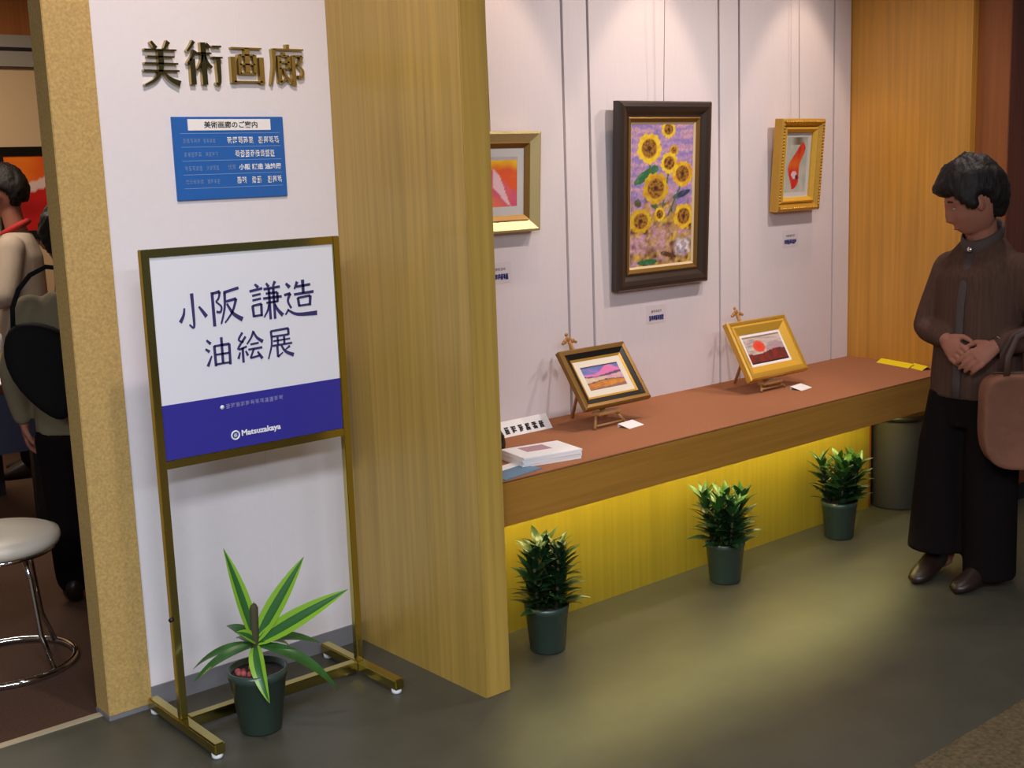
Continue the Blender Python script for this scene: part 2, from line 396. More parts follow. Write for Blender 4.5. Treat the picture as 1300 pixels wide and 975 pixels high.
G = {
'美': [([(28,2),(40,17)],6,10), ([(72,1),(61,17)],11,5), ([(10,20),(91,20)],h,h), ([(16,35),(85,35)],h,h), ([(8,50),(93,50)],h,h),
      ([(50,20),(50,52)],V,V), ([(5,66),(95,66)],h,h), ([(50,50),(47,68),(32,86),(5,98)],V,3), ([(54,68),(70,84),(95,95)],4,15)],
'術': [([(24,1),(16,12),(4,24)],9,4), ([(26,22),(17,36),(3,52)],9,4), ([(17,40),(17,98)],V,V), ([(57,5),(66,15)],6,9), ([(28,27),(70,27)],h,h),
      ([(48,3),(48,98)],V,V), ([(46,30),(40,48),(28,66)],6,3), ([(51,30),(58,48),(68,60)],4,9), ([(73,11),(98,11)],h,h), ([(71,36),(100,36)],h,h),
      ([(87,36),(87,92),(77,94)],V,5)],
'画': [([(6,8),(94,8)],h,h), ([(28,25),(72,25)],h,h), ([(28,24),(28,72)],10,10), ([(72,24),(72,72)],10,10), ([(28,48),(72,48)],h,h), ([(28,71),(72,71)],h,h),
      ([(50,8),(50,70)],V,V), ([(9,30),(9,95)],V,V), ([(91,30),(91,97)],V,V), ([(9,91),(91,91)],h,h)],
'廊': [([(54,0),(54,11)],10,8), ([(14,12),(98,12)],h,h), ([(15,12),(14,50),(4,98)],12,4), ([(43,19),(43,28)],7,7), ([(28,28),(57,28)],h,h), ([(29,28),(29,92)],10,10),
      ([(29,93),(48,82)],7,3), ([(56,28),(56,58)],9,9), ([(29,43),(57,43)],4,4), ([(29,58),(57,58)],4,4), ([(40,60),(48,78),(62,92)],4,9), ([(68,27),(68,98)],11,11),
      ([(68,27),(93,27)],h,h), ([(93,27),(88,40),(80,50)],9,4), ([(80,50),(93,62),(92,76),(80,78)],5,8)],
'小': [([(52,4),(53,50),(52,92),(38,84)],11,5), ([(26,40),(22,58),(10,76)],5,11), ([(72,40),(82,52),(94,68)],6,12)],
'阪': [([(10,8),(11,98)],9,10), ([(10,12),(34,8)],6,9), ([(34,8),(30,24),(20,34)],8,4), ([(20,34),(36,48),(32,62),(20,60)],5,7), ([(46,12),(94,3)],8,8),
      ([(49,12),(46,52),(32,94)],9,5), ([(52,36),(84,31)],7,8), ([(84,31),(70,64),(44,92)],9,4), ([(54,42),(72,70),(100,88)],6,14)],
'謙': [([(20,2),(30,11)],6,9), ([(3,19),(42,14)],7,7), ([(10,31),(36,28)],6,6), ([(10,43),(36,40)],6,6), ([(9,56),(11,86)],8,8), ([(9,57),(37,54)],6,7), ([(36,54),(35,86)],8,8), ([(11,84),(36,83)],6,6),
      ([(55,2),(62,12)],6,9), ([(83,-1),(75,12)],9,5), ([(46,17),(97,14)],7,7), ([(52,29),(88,28)],6,7), ([(88,28),(87,53)],8,8), ([(43,41),(101,40)],7,7), ([(52,53),(88,52)],6,6),
      ([(62,16),(62,97)],8,8), ([(76,16),(76,97)],8,8), ([(60,58),(54,74),(42,90)],7,4), ([(78,58),(86,74),(101,90)],5,12)],
'造': [([(45,4),(35,23)],9,5), ([(41,17),(85,14)],7,7), ([(62,0),(62,36)],10,9), ([(33,37),(94,34)],7,8), ([(44,46),(47,70)],8,8), ([(44,47),(83,44)],6,7), ([(83,44),(80,70)],9,8), ([(46,68),(80,67)],6,6),
      ([(10,6),(21,17)],7,11), ([(3,36),(22,33)],7,8), ([(22,33),(13,52),(22,72)],8,6), ([(14,74),(3,88)],6,4), ([(12,76),(40,90),(101,92)],5,13)],
'油': [([(9,8),(23,21)],7,11), ([(3,36),(17,46)],7,11), ([(7,92),(24,60)],11,5), ([(36,28),(37,95)],10,10), ([(36,30),(93,28)],7,9), ([(92,28),(91,95)],10,10), ([(64,4),(64,88)],10,10), ([(38,58),(90,57)],7,7), ([(37,89),(90,88)],7,7)],
'絵': [([(27,2),(12,24),(29,33)],8,6), ([(38,16),(7,53),(40,48)],8,7), ([(24,50),(24,98)],9,9), ([(14,64),(6,84)],6,9), ([(35,62),(42,77)],6,9),
      ([(69,1),(58,22),(41,41)],9,5), ([(68,4),(80,24),(101,39)],6,13), ([(54,43),(85,41)],7,7), ([(45,59),(97,57)],7,8), ([(66,58),(51,87)],7,7), ([(51,87),(87,82)],7,7), ([(79,69),(95,93)],7,11)],
'展': [([(18,7),(87,4)],7,8), ([(86,4),(86,25)],9,9), ([(20,25),(86,24)],7,7), ([(19,7),(19,50),(3,96)],9,5), ([(26,40),(91,38)],6,6), ([(43,28),(43,54)],8,8), ([(68,28),(68,54)],8,8), ([(22,55),(98,53)],7,7),
      ([(40,56),(40,93)],9,9), ([(40,93),(60,80)],7,4), ([(55,56),(70,78),(101,93)],6,14), ([(88,62),(70,73)],8,4)],
}
gl = empty('wall_lettering', (1.715, YW, 1.75)); tag(gl, 'raised mirror gold characters reading gallery high on the white wall', 'lettering')
for ch, xa, xb, za, zb in (('美',1.463,1.578,1.752,1.872), ('術',1.594,1.706,1.755,1.876), ('画',1.728,1.838,1.758,1.870), ('廊',1.852,1.972,1.758,1.876)):
    mb = MB(); stroke_mesh(mb, G[ch], xa-1.715, zb-1.75, xb-xa, zb-za, -0.016, 0.0)
    mb.build('character', LETTER, gl)

def font_mesh(txt, size, bold=0.0, extrude=0.0003):
    cu = bpy.data.curves.new('t', 'FONT'); cu.body = txt; cu.size = size; cu.offset = bold; cu.extrude = extrude; cu.resolution_u = 3
    o = bpy.data.objects.new('t', cu); C.objects.link(o)
    dg = bpy.context.evaluated_depsgraph_get()
    me = bpy.data.meshes.new_from_object(o.evaluated_get(dg)); bpy.data.objects.remove(o); bpy.data.curves.remove(cu)
    me.materials.clear()
    return me
def text(name, txt, material, parent, x, y, z, width, height=None, bold=0.0):
    """upright text facing -y; fitted to width (and height)"""
    me = font_mesh(txt, 0.1, bold)
    n = len(me.vertices); co = np.empty(n*3); me.vertices.foreach_get('co', co); co = co.reshape(-1, 3)
    lo, hi = co.min(0), co.max(0); s = width/(hi[0]-lo[0]); sv = s if height is None else height/(hi[1]-lo[1])
    new = np.stack([x+(co[:,0]-lo[0])*s, y-co[:,2], z+(co[:,1]-lo[1])*sv], 1)
    me.vertices.foreach_set('co', new.ravel()); me.update()
    return link(name, me, material, parent)
def fake_text(name, n, material, parent, x, y, z, w, hgt, seed=0, fill=0.86, gaps=(), th=14):
    """a row of n small unreadable characters: little bundles of strokes"""
    rnd = random.Random(seed); mb = MB(); cw = w/n
    for i in range(n):
        if i in gaps: continue
        st = []
        for k in range(rnd.choice((3, 3, 4))):
            v = 8+k*rnd.uniform(24, 30); st.append(([(rnd.uniform(0,14), v), (rnd.uniform(84,100), v+rnd.uniform(-4,4))], th, th))
        st.append(([(50, 45), (rnd.choice((8, 92)), 98)], th, th*0.6))
        for k in range(rnd.choice((1, 2, 2))):
            u = rnd.uniform(25, 75); st.append(([(u, rnd.uniform(0,15)), (u+rnd.uniform(-8,8), rnd.uniform(80,100))], th, th))
        stroke_mesh(mb, st, x+i*cw+cw*(1-fill)/2, z+hgt, cw*fill, hgt, y, y+0.0004)
    return mb.build(name, material, parent)

nb = empty('notice_board', (1.541, YW, 1.44)); tag(nb, 'blue notice board with a white title strip under the gold lettering', 'notice board')
box('board', PLAQUE, nb, 0, 0.349, -0.008, 0, 0, 0.230, bev=0.001)
box('title_strip', PAPER, nb, 0.046, 0.306, -0.0092, -0.008, 0.1925, 0.2235)
text('title_text', '美術画廊のご案内', BLACKINK, nb, 0.095, -0.0095, 0.1985, 0.168, 0.019, bold=0.0015)
for k, zz in enumerate((0.1835, 0.146, 0.108, 0.0695, 0.0315)):
    box('rule_line', PALEINK, nb, 0.022, 0.335, -0.0086, -0.008, zz, zz+0.0016)
rows = [(0.157, 9, 11, (5,)), (0.119, 9, 0, ()), (0.081, 10, 0, ()), (0.044, 10, 0, ())]
for k, zz in enumerate((0.157, 0.1195, 0.081, 0.0435)):
    fake_text('date_text', 5, PALEINK, nb, 0.027, -0.0086, zz, 0.055, 0.013, seed=k, th=10); fake_text('date_text', 4, PALEINK, nb, 0.088+0.005*(k > 0), -0.0086, zz, 0.040, 0.013, seed=k+50, th=10)
fake_text('name_text', 5, WHITEINK, nb, 0.162, -0.0088, 0.155, 0.087, 0.0185, seed=21, th=15); fake_text('name_text', 4, WHITEINK, nb, 0.262, -0.0088, 0.155, 0.070, 0.0185, seed=26, th=15)
fake_text('name_text', 8, WHITEINK, nb, 0.185, -0.0088, 0.117, 0.130, 0.0185, seed=22, th=15)
fake_text('name_text', 2, PALEINK, nb, 0.160, -0.0088, 0.081, 0.026, 0.014, seed=23)
text('name_text', '小阪 謙造 油絵展', WHITEINK, nb, 0.195, -0.0088, 0.0785, 0.138, 0.0185, bold=0.002)

for k, (xx, n_) in enumerate(((0.185, 2), (0.233, 2), (0.284, 3))): fake_text('name_text', n_, WHITEINK, nb, xx, -0.0088, 0.0415, 0.0165*n_, 0.0185, seed=24+k, th=15)

# ------------------------------------------------------------------ brass sign stand
YS = 3.030
st = empty('sign_stand', (1.61, YS, 0)); tag(st, 'polished brass sign stand holding the white and blue exhibition sign', 'sign stand')
XL, XR = 1.328-1.61, 1.902-1.61
for x in (XL, XR):
    box('upright', BRASS, st, x-0.011, x+0.011, -0.011, 0.011, 0.046, 1.325, bev=0.002)
box('top_bar', BRASS, st, XL+0.011, XR-0.011, -0.011, 0.011, 1.303, 1.325, bev=0.002)
box('middle_bar', BRASS, st, XL+0.011, XR-0.011, -0.011, 0.011, 0.744, 0.766, bev=0.002)
box('cross_bar', BRASS, st, XL+0.016, XR-0.016, -0.016, 0.016, 0.014, 0.046, bev=0.003)
for x in (XL, XR):
    ft = box('foot', BRASS, st, x-0.016, x+0.016, -0.215, 0.195, 0.014, 0.046, bev=0.004)
    for yy in (-0.195, 0.178):
        MB().lathe([(0.013, 0.0), (0.015, 0.004), (0.015, 0.014)], 16, (x, yy, 0)).build('foot_pad', WHITEP, ft)
MB().tube([(XL-0.011, -0.011, 0.335), (XL-0.02, -0.016, 0.335)], 0.006, 10).build('clamp_screw', BLACKM, st)
sp = box('sign_panel', SIGNW, st, XL+0.012, XR-0.012, -0.006, 0.004, 0.767, 1.302)
box('blue_band', SIGNB, sp, XL+0.012, XR-0.012, -0.0068, -0.006, 0.767, 0.915)
YT = -0.0074
for ch, xa, xb, za, zb in (('小',1.402,1.492,1.104,1.206), ('阪',1.498,1.592,1.106,1.208), ('謙',1.616,1.716,1.106,1.212), ('造',1.722,1.826,1.104,1.210),
                           ('油',1.474,1.553,0.996,1.080), ('絵',1.566,1.648,0.998,1.084), ('展',1.660,1.742,0.996,1.082)):
    mb = MB(); stroke_mesh(mb, G[ch], xa-1.61, zb, xb-xa, zb-za, YT, -0.006, 0.95); mb.build('character', NAVYINK, sp)
mb = MB(); mb.tube([(1.512-1.61, YT, 0.886), (1.512-1.61, -0.0066, 0.886)], 0.006, 12); mb.build('marker', WHITEINK, sp)
fake_text('date_text', 12, LILACINK, sp, 1.522-1.61, YT, 0.8805, 0.178, 0.0125, seed=5, th=11)
lg = MB()
ring = [(1.545-1.61+0.0115*math.cos(a*math.pi/12), YT, 0.803+0.0115*math.sin(a*math.pi/12)) for a in range(24)]
lg.tube(ring, 0.0024, 6, closed=True); stroke_mesh(lg, [([(20,50),(80,50)],16,16), ([(50,20),(50,80)],16,16), ([(28,28),(72,28)],12,12), ([(28,72),(72,72)],12,12)], 1.545-1.61-0.0085, 0.8115, 0.017, 0.017, YT, -0.0066)
lg.build('logo', WHITEINK, sp)
text('store_text', 'Matsuzakaya', WHITEINK, sp, 1.564-1.61, -0.0072, 0.793, 0.122, 0.021, bold=0.003)

# ------------------------------------------------------------------ pictures
def ring_part(name, prof, w, hh, material, parent):
    """mitred rectangular moulding; prof: (inset, forward)"""
    vs = []; fs = []; n = len(prof)
    for i, d in prof:
        vs += [(-w/2+i, -d, i), (w/2-i, -d, i), (w/2-i, -d, hh-i), (-w/2+i, -d, hh-i)]
    for k in range(n):
        j = (k+1) % n
        for c in range(4):
            fs.append((k*4+c, k*4+(c+1)%4, j*4+(c+1)%4, j*4+c))
    return MB().add(vs, fs).build(name, material, parent)
def canvas(name, fn, x0, x1, z0, z1, y, nx, nz, parent):
    vs = []; fs = []; cols = []
    for j in range(nz+1):
        for i in range(nx+1):
            u, v = i/nx, 1-j/nz
            vs.append((x0+(x1-x0)*u, y, z0+(z1-z0)*(1-v))); cols.append((*[max(0, c) for c in fn(u, v)], 1))
    for j in range(nz):
        for i in range(nx):
            a = j*(nx+1)+i; fs.append((a, a+1, a+nx+2, a+nx+1))
    # back sheet for thickness
    o = len(vs); vs += [(x0,y,z0),(x1,y,z0),(x1,y,z1),(x0,y,z1),(x0,y+0.004,z0),(x1,y+0.004,z0),(x1,y+0.004,z1),(x0,y+0.004,z1)]
    cols += [(0.6,0.55,0.5,1)]*8
    fs += [(o+4,o+7,o+6,o+5),(o,o+4,o+5,o+1),(o+1,o+5,o+6,o+2),(o+2,o+6,o+7,o+3),(o+3,o+7,o+4,o)]
    me = bpy.data.meshes.new(name); me.from_pydata(vs, [], fs); me.update()
    at = me.color_attributes.new('paint', 'FLOAT_COLOR', 'POINT')
    at.data.foreach_set('color', np.array(cols, dtype=np.float32).ravel())
    return link(name, me, PAINT, parent)
def mix(a, b, t):
    t = max(0, min(1, t)); return tuple(a[i]*(1-t)+b[i]*t for i in range(3))
def nz(u, v, s, k=0):
    return mnoise.noise(Vector((u*s, v*s, k*7.3)))

LIL, PNK, YEL, ORG, BRN, GRN, OCH, TAN, LAV, WHT = [srgb(*c) for c in ((150,128,186),(206,160,178),(240,204,50),(214,140,40),(96,52,36),(52,112,72),(176,136,66),(188,148,110),(188,180,206),(226,218,224))]
FLOWERS = [(.59,.04,.11,.06,0),(.29,.17,.185,.105,0),(.68,.19,.07,.04,1),(.61,.275,.135,.075,0),(.83,.355,.17,.09,2),(.40,.45,.20,.11,1),(.47,.635,.085,.05,0),(.17,.675,.17,.085,1),(.86,.66,.16,.09,2)]
def sunflowers(u, v):
    n1 = nz(u, v*2, 6, 1); n2 = nz(u, v*2, 18, 2); n3 = nz(u, v*2, 36, 9)
    top = mix(LIL, PNK, 0.35+1.2*nz(u*0.8, v*6, 5, 3)+0.5*n2)
    low = mix(OCH, TAN, 0.5+1.5*n1); low = mix(low, BRN, 0.30+1.5*nz(u, v*2, 12, 5)); low = mix(low, YEL, 1.2*nz(u, v*2, 15, 8)-0.1); low = mix(low, PNK, 1.4*nz(u, v*2, 10, 12)-0.15)
    c = mix(top, low, (v-0.52+0.14*n1)/0.08)
    c = mix(c, PNK, (1.0*math.exp(-((u-.12)/.15)**4-((v-.84)/.07)**4))*(0.7+n2))
    c = mix(c, WHT if n2 > 0 else LAV, (1.0*math.exp(-((u-.85)/.12)**4-((v-.88)/.06)**4))*(0.9+n2))
    c = mix(c, mix(TAN, PNK, 0.5+n2*2), 0.8*math.exp(-((u-.47)/.17)**4-((v-.80)/.09)**4))
    c = tuple(k_*(1+0.35*n3) for k_ in c)
    for (lu, lv, au, av, rr, col) in ((.25,.355,.22,.035,-.55,GRN),(.83,.50,.15,.022,-.3,srgb(58,64,96)),(.38,.57,.06,.02,.5,srgb(70,96,58)),(.30,.97,.18,.02,0,GRN),(.12,.55,.06,.025,1,srgb(90,86,60)),(.62,.93,.14,.018,.3,srgb(96,60,44)),(.72,.60,.05,.04,0,srgb(150,120,120))):
        du, dv = u-lu, (v-lv)*1.9; cu = du*math.cos(rr)+dv*math.sin(rr); cv = -du*math.sin(rr)+dv*math.cos(rr)
        if (cu/au)**2+(cv/(2*av))**2 < 1+0.5*n2: c = mix(col, (0.5,0.7,0.4), 0.3*n2)
    for (x0, y0, x1, y1) in ((.29,.27,.42,.60),(.60,.34,.5,.62),(.8,.44,.6,.65)):
        q = max(0, min(1, (v-y0)/(y1-y0)))
        if y0 < v < y1 and abs(u-(x0+(x1-x0)*q)) < 0.014: c = srgb(86, 110, 66)
    for fu, fv, ru, rv_, kind in FLOWERS:
        du, dv = (u-fu)/ru, (v-fv)/rv_; r = math.hypot(du, dv); a = math.atan2(dv, du)
        edge = 1+0.05*math.cos(a*13+fu*20)+0.04*math.sin(a*5)
        if r < edge:
            pet = mix(YEL, ORG, (0.05, 0.35, 0.45)[kind]+0.8*n2)
            core = mix(srgb(172,122,44), BRN, 0.35+1.6*nz(u, v*2, 34, 4))
            if kind == 1: pet = mix(pet, srgb(150,110,30), 0.30)
            c = mix(core, pet, (r-0.60+0.05*n2)/0.08)
            if r < 0.24: c = mix(srgb(74,40,30), core, (r-0.12)/0.12)
    return c
def p_red(u, v):
    n1 = nz(u, v, 5, 11)
    c = mix(srgb(246,196,40), srgb(232,96,50), (v-0.05)/0.3+0.6*n1)
    hill = 0.22+1.2*abs(u-0.56)+0.08*n1
    if v > hill: c = mix(srgb(214,92,120), srgb(236,120,92), (v-hill)+n1)
    if v > hill and v < hill+0.42 and 0.56 < u < 0.56+0.5*(v-hill)+0.12: c = mix(c, srgb(240,210,220), 0.8)
    if v < 0.06: c = srgb(190, 180, 190)
    return c
def p_koi(u, v):
    n1 = nz(u, v, 6, 17)
    c = mix(srgb(196,190,178), srgb(170,178,170), 0.5+n1)
    if v < 0.14: c = mix(c, srgb(112,100,70), math.exp(-((u-.55)/.25)**2))
    cx = 0.66-0.42*max(0, v-0.12)+0.10*math.sin(v*9)
    wd = 0.26*math.sqrt(max(0, math.sin(math.pi*min(1, max(0, (v-0.10)/0.84)))))
    if abs(u-cx) < wd and 0.10 < v < 0.94:
        c = mix(srgb(206,44,40), srgb(226,112,36), 0.8*math.exp(-((v-.45)/.13)**2)+0.5*n1)
        if math.hypot((u-cx-.02)/.13, (v-.68)/.07) < 1: c = srgb(224, 190, 200)
        if math.hypot((u-cx-.12)/.07, (v-.72)/.04) < 1: c = srgb(80, 44, 60)
    return c
def p_hills(u, v):
    n1 = nz(u, v, 7, 23)
    c = mix(srgb(98,112,176), srgb(136,124,190), v*2+n1)
    if v < 0.08: c = srgb(70, 60, 84)
    hill = 0.36-0.30*math.exp(-((u-.72)/.24)**2)
    if v > hill: c = mix(srgb(226,110,166), srgb(214,130,184), n1+0.5)
    if v > 0.40+0.05*math.sin(u*5): c = srgb(96, 76, 108)
    if v > 0.46+0.04*math.sin(u*4): c = mix(srgb(216,194,160), srgb(206,150,170), u+n1)
    if v > 0.64+0.03*math.sin(u*7+1): c = srgb(92, 80, 72)
    if v > 0.69+0.04*math.sin(u*5+2): c = mix(srgb(214,142,44), srgb(180,110,60), 0.5+1.5*n1)
    if v > 0.95-0.1*u: c = mix(c, srgb(110, 90, 110), 0.7)
    return c
def p_sun(u, v):
    n1 = nz(u, v*3, 5, 31)
    c = mix(srgb(208,192,184), srgb(150,132,132), 0.25+1.1*n1)
    if v < 0.06: c = srgb(150, 120, 110)
    if math.hypot((u-.36), (v-.40)*0.72) < 0.15: c = mix(srgb(224,60,40), srgb(236,110,80), math.hypot((u-.36)/.15, (v-.4)/.2)*0.5)
    if v > 0.44-0.16*math.exp(-((u-.82)/.16)**2)+0.06*n1 and u > .5 and v < .7: c = mix(c, srgb(176,140,160), 0.8)
    if v > 0.60+0.10*math.sin(u*6)*0.6: c = mix(srgb(140,44,40), srgb(96,50,40), 0.5+1.6*nz(u, v, 8, 37))
    if v > 0.92: c = srgb(60, 34, 34)
    return c

def wall_picture(x, z, y, w, hh, tilt, name, label, group='framed pictures hung on the gallery wall'):
    t = empty(name, (x, y, z), (R(tilt), 0, 0)); tag(t, label, 'picture', group); return t
# sunflowers
w, hh = 0.508, 0.694
t = wall_picture(3.490, 1.031, 3.2545, w, hh, 2.4, 'framed_painting', 'tall dark framed sunflower painting in the middle of the gallery wall')
ring_part('outer_moulding', [(0,0),(0,0.026),(0.006,0.034),(0.020,0.038),(0.036,0.033),(0.050,0.022),(0.058,0.020),(0.058,0.0)], w, hh, DARKFR, t)
ring_part('inner_moulding', [(0.058,0),(0.058,0.023),(0.063,0.025),(0.076,0.018),(0.076,0.0)], w, hh, BRONZE, t)
ring_part('liner', [(0.076,0.0),(0.076,0.017),(0.084,0.012),(0.084,0.0)], w, hh, LINEN, t)
canvas('canvas', sunflowers, -w/2+0.082, w/2-0.082, 0.082, hh-0.082, -0.011, 96, 150, t)
MB().tube([(0, -0.012, hh-0.02), (0, -0.012+0.010, 2.65-1.031)], 0.0013, 6).build('hanging_wire', WIRE, t)
# left gold picture, partly behind the partition
w, hh = 0.41, 0.338
t = wall_picture(2.655, 1.284, 3.2545, w, hh, 3.5, 'framed_painting', 'gold framed pink and orange painting partly hidden by the oak partition')
ring_part('outer_moulding', [(0,0),(0,0.034),(0.008,0.036),(0.040,0.018),(0.040,0.0)], w, hh, GOLDP, t)
ring_part('inner_moulding', [(0.040,0),(0.040,0.024),(0.056,0.012),(0.056,0.0)], w, hh, BRONZE, t)
ring_part('mat_board', [(0.056,0.0),(0.056,0.010),(0.086,0.0096),(0.086,0.0)], w, hh, MATG, t)
canvas('canvas', p_red, -w/2+0.085, w/2-0.085, 0.085, hh-0.085, -0.009, 48, 40, t)
MB().tube([(0, -0.012, hh-0.02), (0, -0.002+0.07, 2.65-1.284)], 0.0013, 6).build('hanging_wire', WIRE, t)
# right ornate gold picture
w, hh = 0.292, 0.380
t = wall_picture(4.316, 1.281, 3.2545, w, hh, 4.6, 'framed_painting', 'small ornate gold framed red painting nearest the oak end wall')
om = ring_part('outer_moulding', [(0,0),(0,0.036),(0.006,0.042),(0.018,0.040),(0.030,0.026),(0.034,0.020),(0.034,0.0)], w, hh, GOLD, t)
bd = MB()
for side in range(4):
    L = (w if side % 2 == 0 else hh)-0.024; n = int(L/0.0125)
    for k in range(n+1):
        q = -L/2+L*k/n
        p = ((q, 0.012), (w/2-0.012, hh/2+q), (q, hh-0.012), (-w/2+0.012, hh/2+q))[side]
        bd.ball((p[0], -0.041, p[1]), 0.0055, 8, 6)
bd.build('beading', GOLD, om)['kind'] = 'stuff'
ring_part('inner_moulding', [(0.034,0),(0.034,0.030),(0.042,0.034),(0.056,0.020),(0.056,0.0)], w, hh, GOLDB, t)
ring_part('mat_board', [(0.056,0.0),(0.056,0.012),(0.076,0.0116),(0.076,0.0)], w, hh, MATG, t)
canvas('canvas', p_koi, -w/2+0.074, w/2-0.074, 0.074, hh-0.074, -0.011, 40, 66, t)
MB().tube([(0, -0.012, hh-0.02), (0, -0.012+0.09, 2.65-1.281)], 0.0013, 6).build('hanging_wire', WIRE, t)

# wall captions
for x, z, lab in ((2.700, 1.122, 'small caption card under the pink and orange painting'), (3.482, 0.900, 'small caption card under the sunflower painting'), (4.319, 1.138, 'small caption card under the small gold framed red painting')):
    t = empty('caption_card', (x, YW, z)); tag(t, lab, 'card', 'captions on the gallery wall')
    box('card', mat('off_white_card', srgb(216, 205, 209), 0.8), t, -0.055, 0.055, -0.001, 0, -0.012, 0.06)
    fake_text('title_text', 5, mat('grey_ink', srgb(150,146,150), 0.6), t, -0.03, -0.0026, 0.030, 0.06, 0.010, seed=int(x*10), th=9)
    fake_text('price_text', 7, BLUEINK, t, -0.042, -0.0026, 0.0, 0.082, 0.018, seed=int(x*10)+1, fill=1.0, th=22)

# easels and pictures on the ledge
def easel(x, yb, zb, lean, hh, zc, fin, label):
    """small wooden table easel: ledge at (yb, zb), mast leaning back by lean"""
    t = empty('table_easel', (x, yb, zc)); tag(t, label, 'easel', 'small easels on the display ledge')
    a = R(lean); zb -= zc
    ux = lambda s, off=0: (0, math.sin(a)*s+math.cos(a)*off, zb+math.cos(a)*s-math.sin(a)*off)  # along the mast, off = behind
    back = 0.030
    p0, p1 = Vector(ux(-0.02, back)), Vector(ux(fin, back))
    MB().tube([p0, p1], [(0.007, 0.012), (0.006, 0.008)], 8, up=(1, 0, 0)).build('mast', EASEL, t)
    f = MB(); top = p1
    for dx, dz, r in ((0, 0.010, 0.011), (-0.019, 0.002, 0.009), (0.019, 0.002, 0.009), (-0.031, -0.003, 0.006), (0.031, -0.003, 0.006), (0, 0.024, 0.007)):
        f.ball((dx, top.y+math.sin(a)*dz, top.z+dz), (r, 0.006, r), 12, 8)
    f.build('finial', EASEL, t)
    lz = zb-0.012
    box('ledge', EASEL, t, -0.055, 0.055, -0.014, 0.030, lz-0.010, lz, bev=0.003)
    for sx in (-1, 1):
        MB().tube([(sx*0.045, 0.014, lz-0.006), (sx*0.075, -0.010, 0.005)], 0.005, 8).build('leg', EASEL, t)
    MB().tube([(0, p1.y*0.62+p0.y*0.38, p1.z*0.62+p0.z*0.38), (0, 0.185, 0.006)], 0.006, 8).build('leg', EASEL, t)
    MB().tube([(-0.070, -0.005, 0.012), (0.070, -0.005, 0.012)], 0.004, 8).build('stretcher', EASEL, t)
    return t
ZC = 0.600
easel(2.955, 3.000, 0.668, 35.7, 0.233, ZC, 0.285, 'wooden easel under the black and gold framed picture')
w, hh = 0.320, 0.232
t = empty('framed_picture', (2.997, 3.000, 0.667), (R(-35.7), 0, 0)); tag(t, 'black and gold framed landscape leaning on the easel nearer the partition', 'picture', 'framed pictures on the display ledge')
ring_part('outer_moulding', [(0,0),(0,0.018),(0.006,0.022),(0.018,0.020),(0.018,0.0)], w, hh, BRONZE, t)
ring_part('inner_moulding', [(0.018,0),(0.018,0.018),(0.038,0.012),(0.038,0.0)], w, hh, BLACKFR, t)
ring_part('liner', [(0.038,0),(0.038,0.013),(0.046,0.010),(0.046,0.0)], w, hh, GOLD, t)
ring_part('mat_board', [(0.046,0.0),(0.046,0.009),(0.070,0.0086),(0.070,0.0)], w, hh, MATB, t)
canvas('canvas', p_hills, -w/2+0.068, w/2-0.068, 0.068, hh-0.068, -0.008, 56, 36, t)
easel(3.860, 3.000, 0.647, 29.9, 0.249, ZC, 0.295, 'wooden easel under the wide gold framed picture')
w, hh = 0.362, 0.248
t = empty('framed_picture', (3.892, 3.000, 0.646), (R(-29.9), 0, 0)); tag(t, 'wide gold framed red sun picture leaning on the easel farther from the partition', 'picture', 'framed pictures on the display ledge')
ring_part('outer_moulding', [(0,0),(0,0.022),(0.006,0.028),(0.016,0.026),(0.016,0.0)], w, hh, GOLD, t)
ring_part('inner_moulding', [(0.016,0),(0.016,0.024),(0.026,0.026),(0.056,0.010),(0.056,0.0)], w, hh, GOLDB, t)
ring_part('mat_board', [(0.056,0.0),(0.056,0.009),(0.066,0.0086),(0.066,0.0)], w, hh, PAPER, t)
canvas('canvas', p_sun, -w/2+0.064, w/2-0.064, 0.064, hh-0.064, -0.008, 56, 36, t)

# ------------------------------------------------------------------ small things on the ledge
def flat_card(name, x, y, rz, w, d, label, group, cat='card', hgt=0.004):
    t = empty(name, (x, y, ZC), (0, 0, R(rz))); tag(t, label, cat, group)
    vs = [(-w/2,-d/2,0),(w/2,-d/2,0),(w/2,d/2,0.012),(-w/2,d/2,0.012),(-w/2,-d/2,0.0012),(w/2,-d/2,0.0012),(w/2,d/2,0.0132),(-w/2,d/2,0.0132)]
    MB().add(vs, [(3,2,1,0),(4,5,6,7),(0,1,5,4),(1,2,6,5),(2,3,7,6),(3,0,4,7)]).build('card', PAPER, t)
    box('fold', PAPER, t, -w/2, w/2, d/2-0.001, d/2, 0, 0.0125)
    return t
flat_card('price_card', 3.010, 2.945, 8, 0.085, 0.050, 'white card on the ledge before the black and gold framed picture', 'cards on the display ledge')
flat_card('price_card', 3.950, 2.925, 8, 0.085, 0.050, 'white card on the ledge before the wide gold framed picture', 'cards on the display ledge')
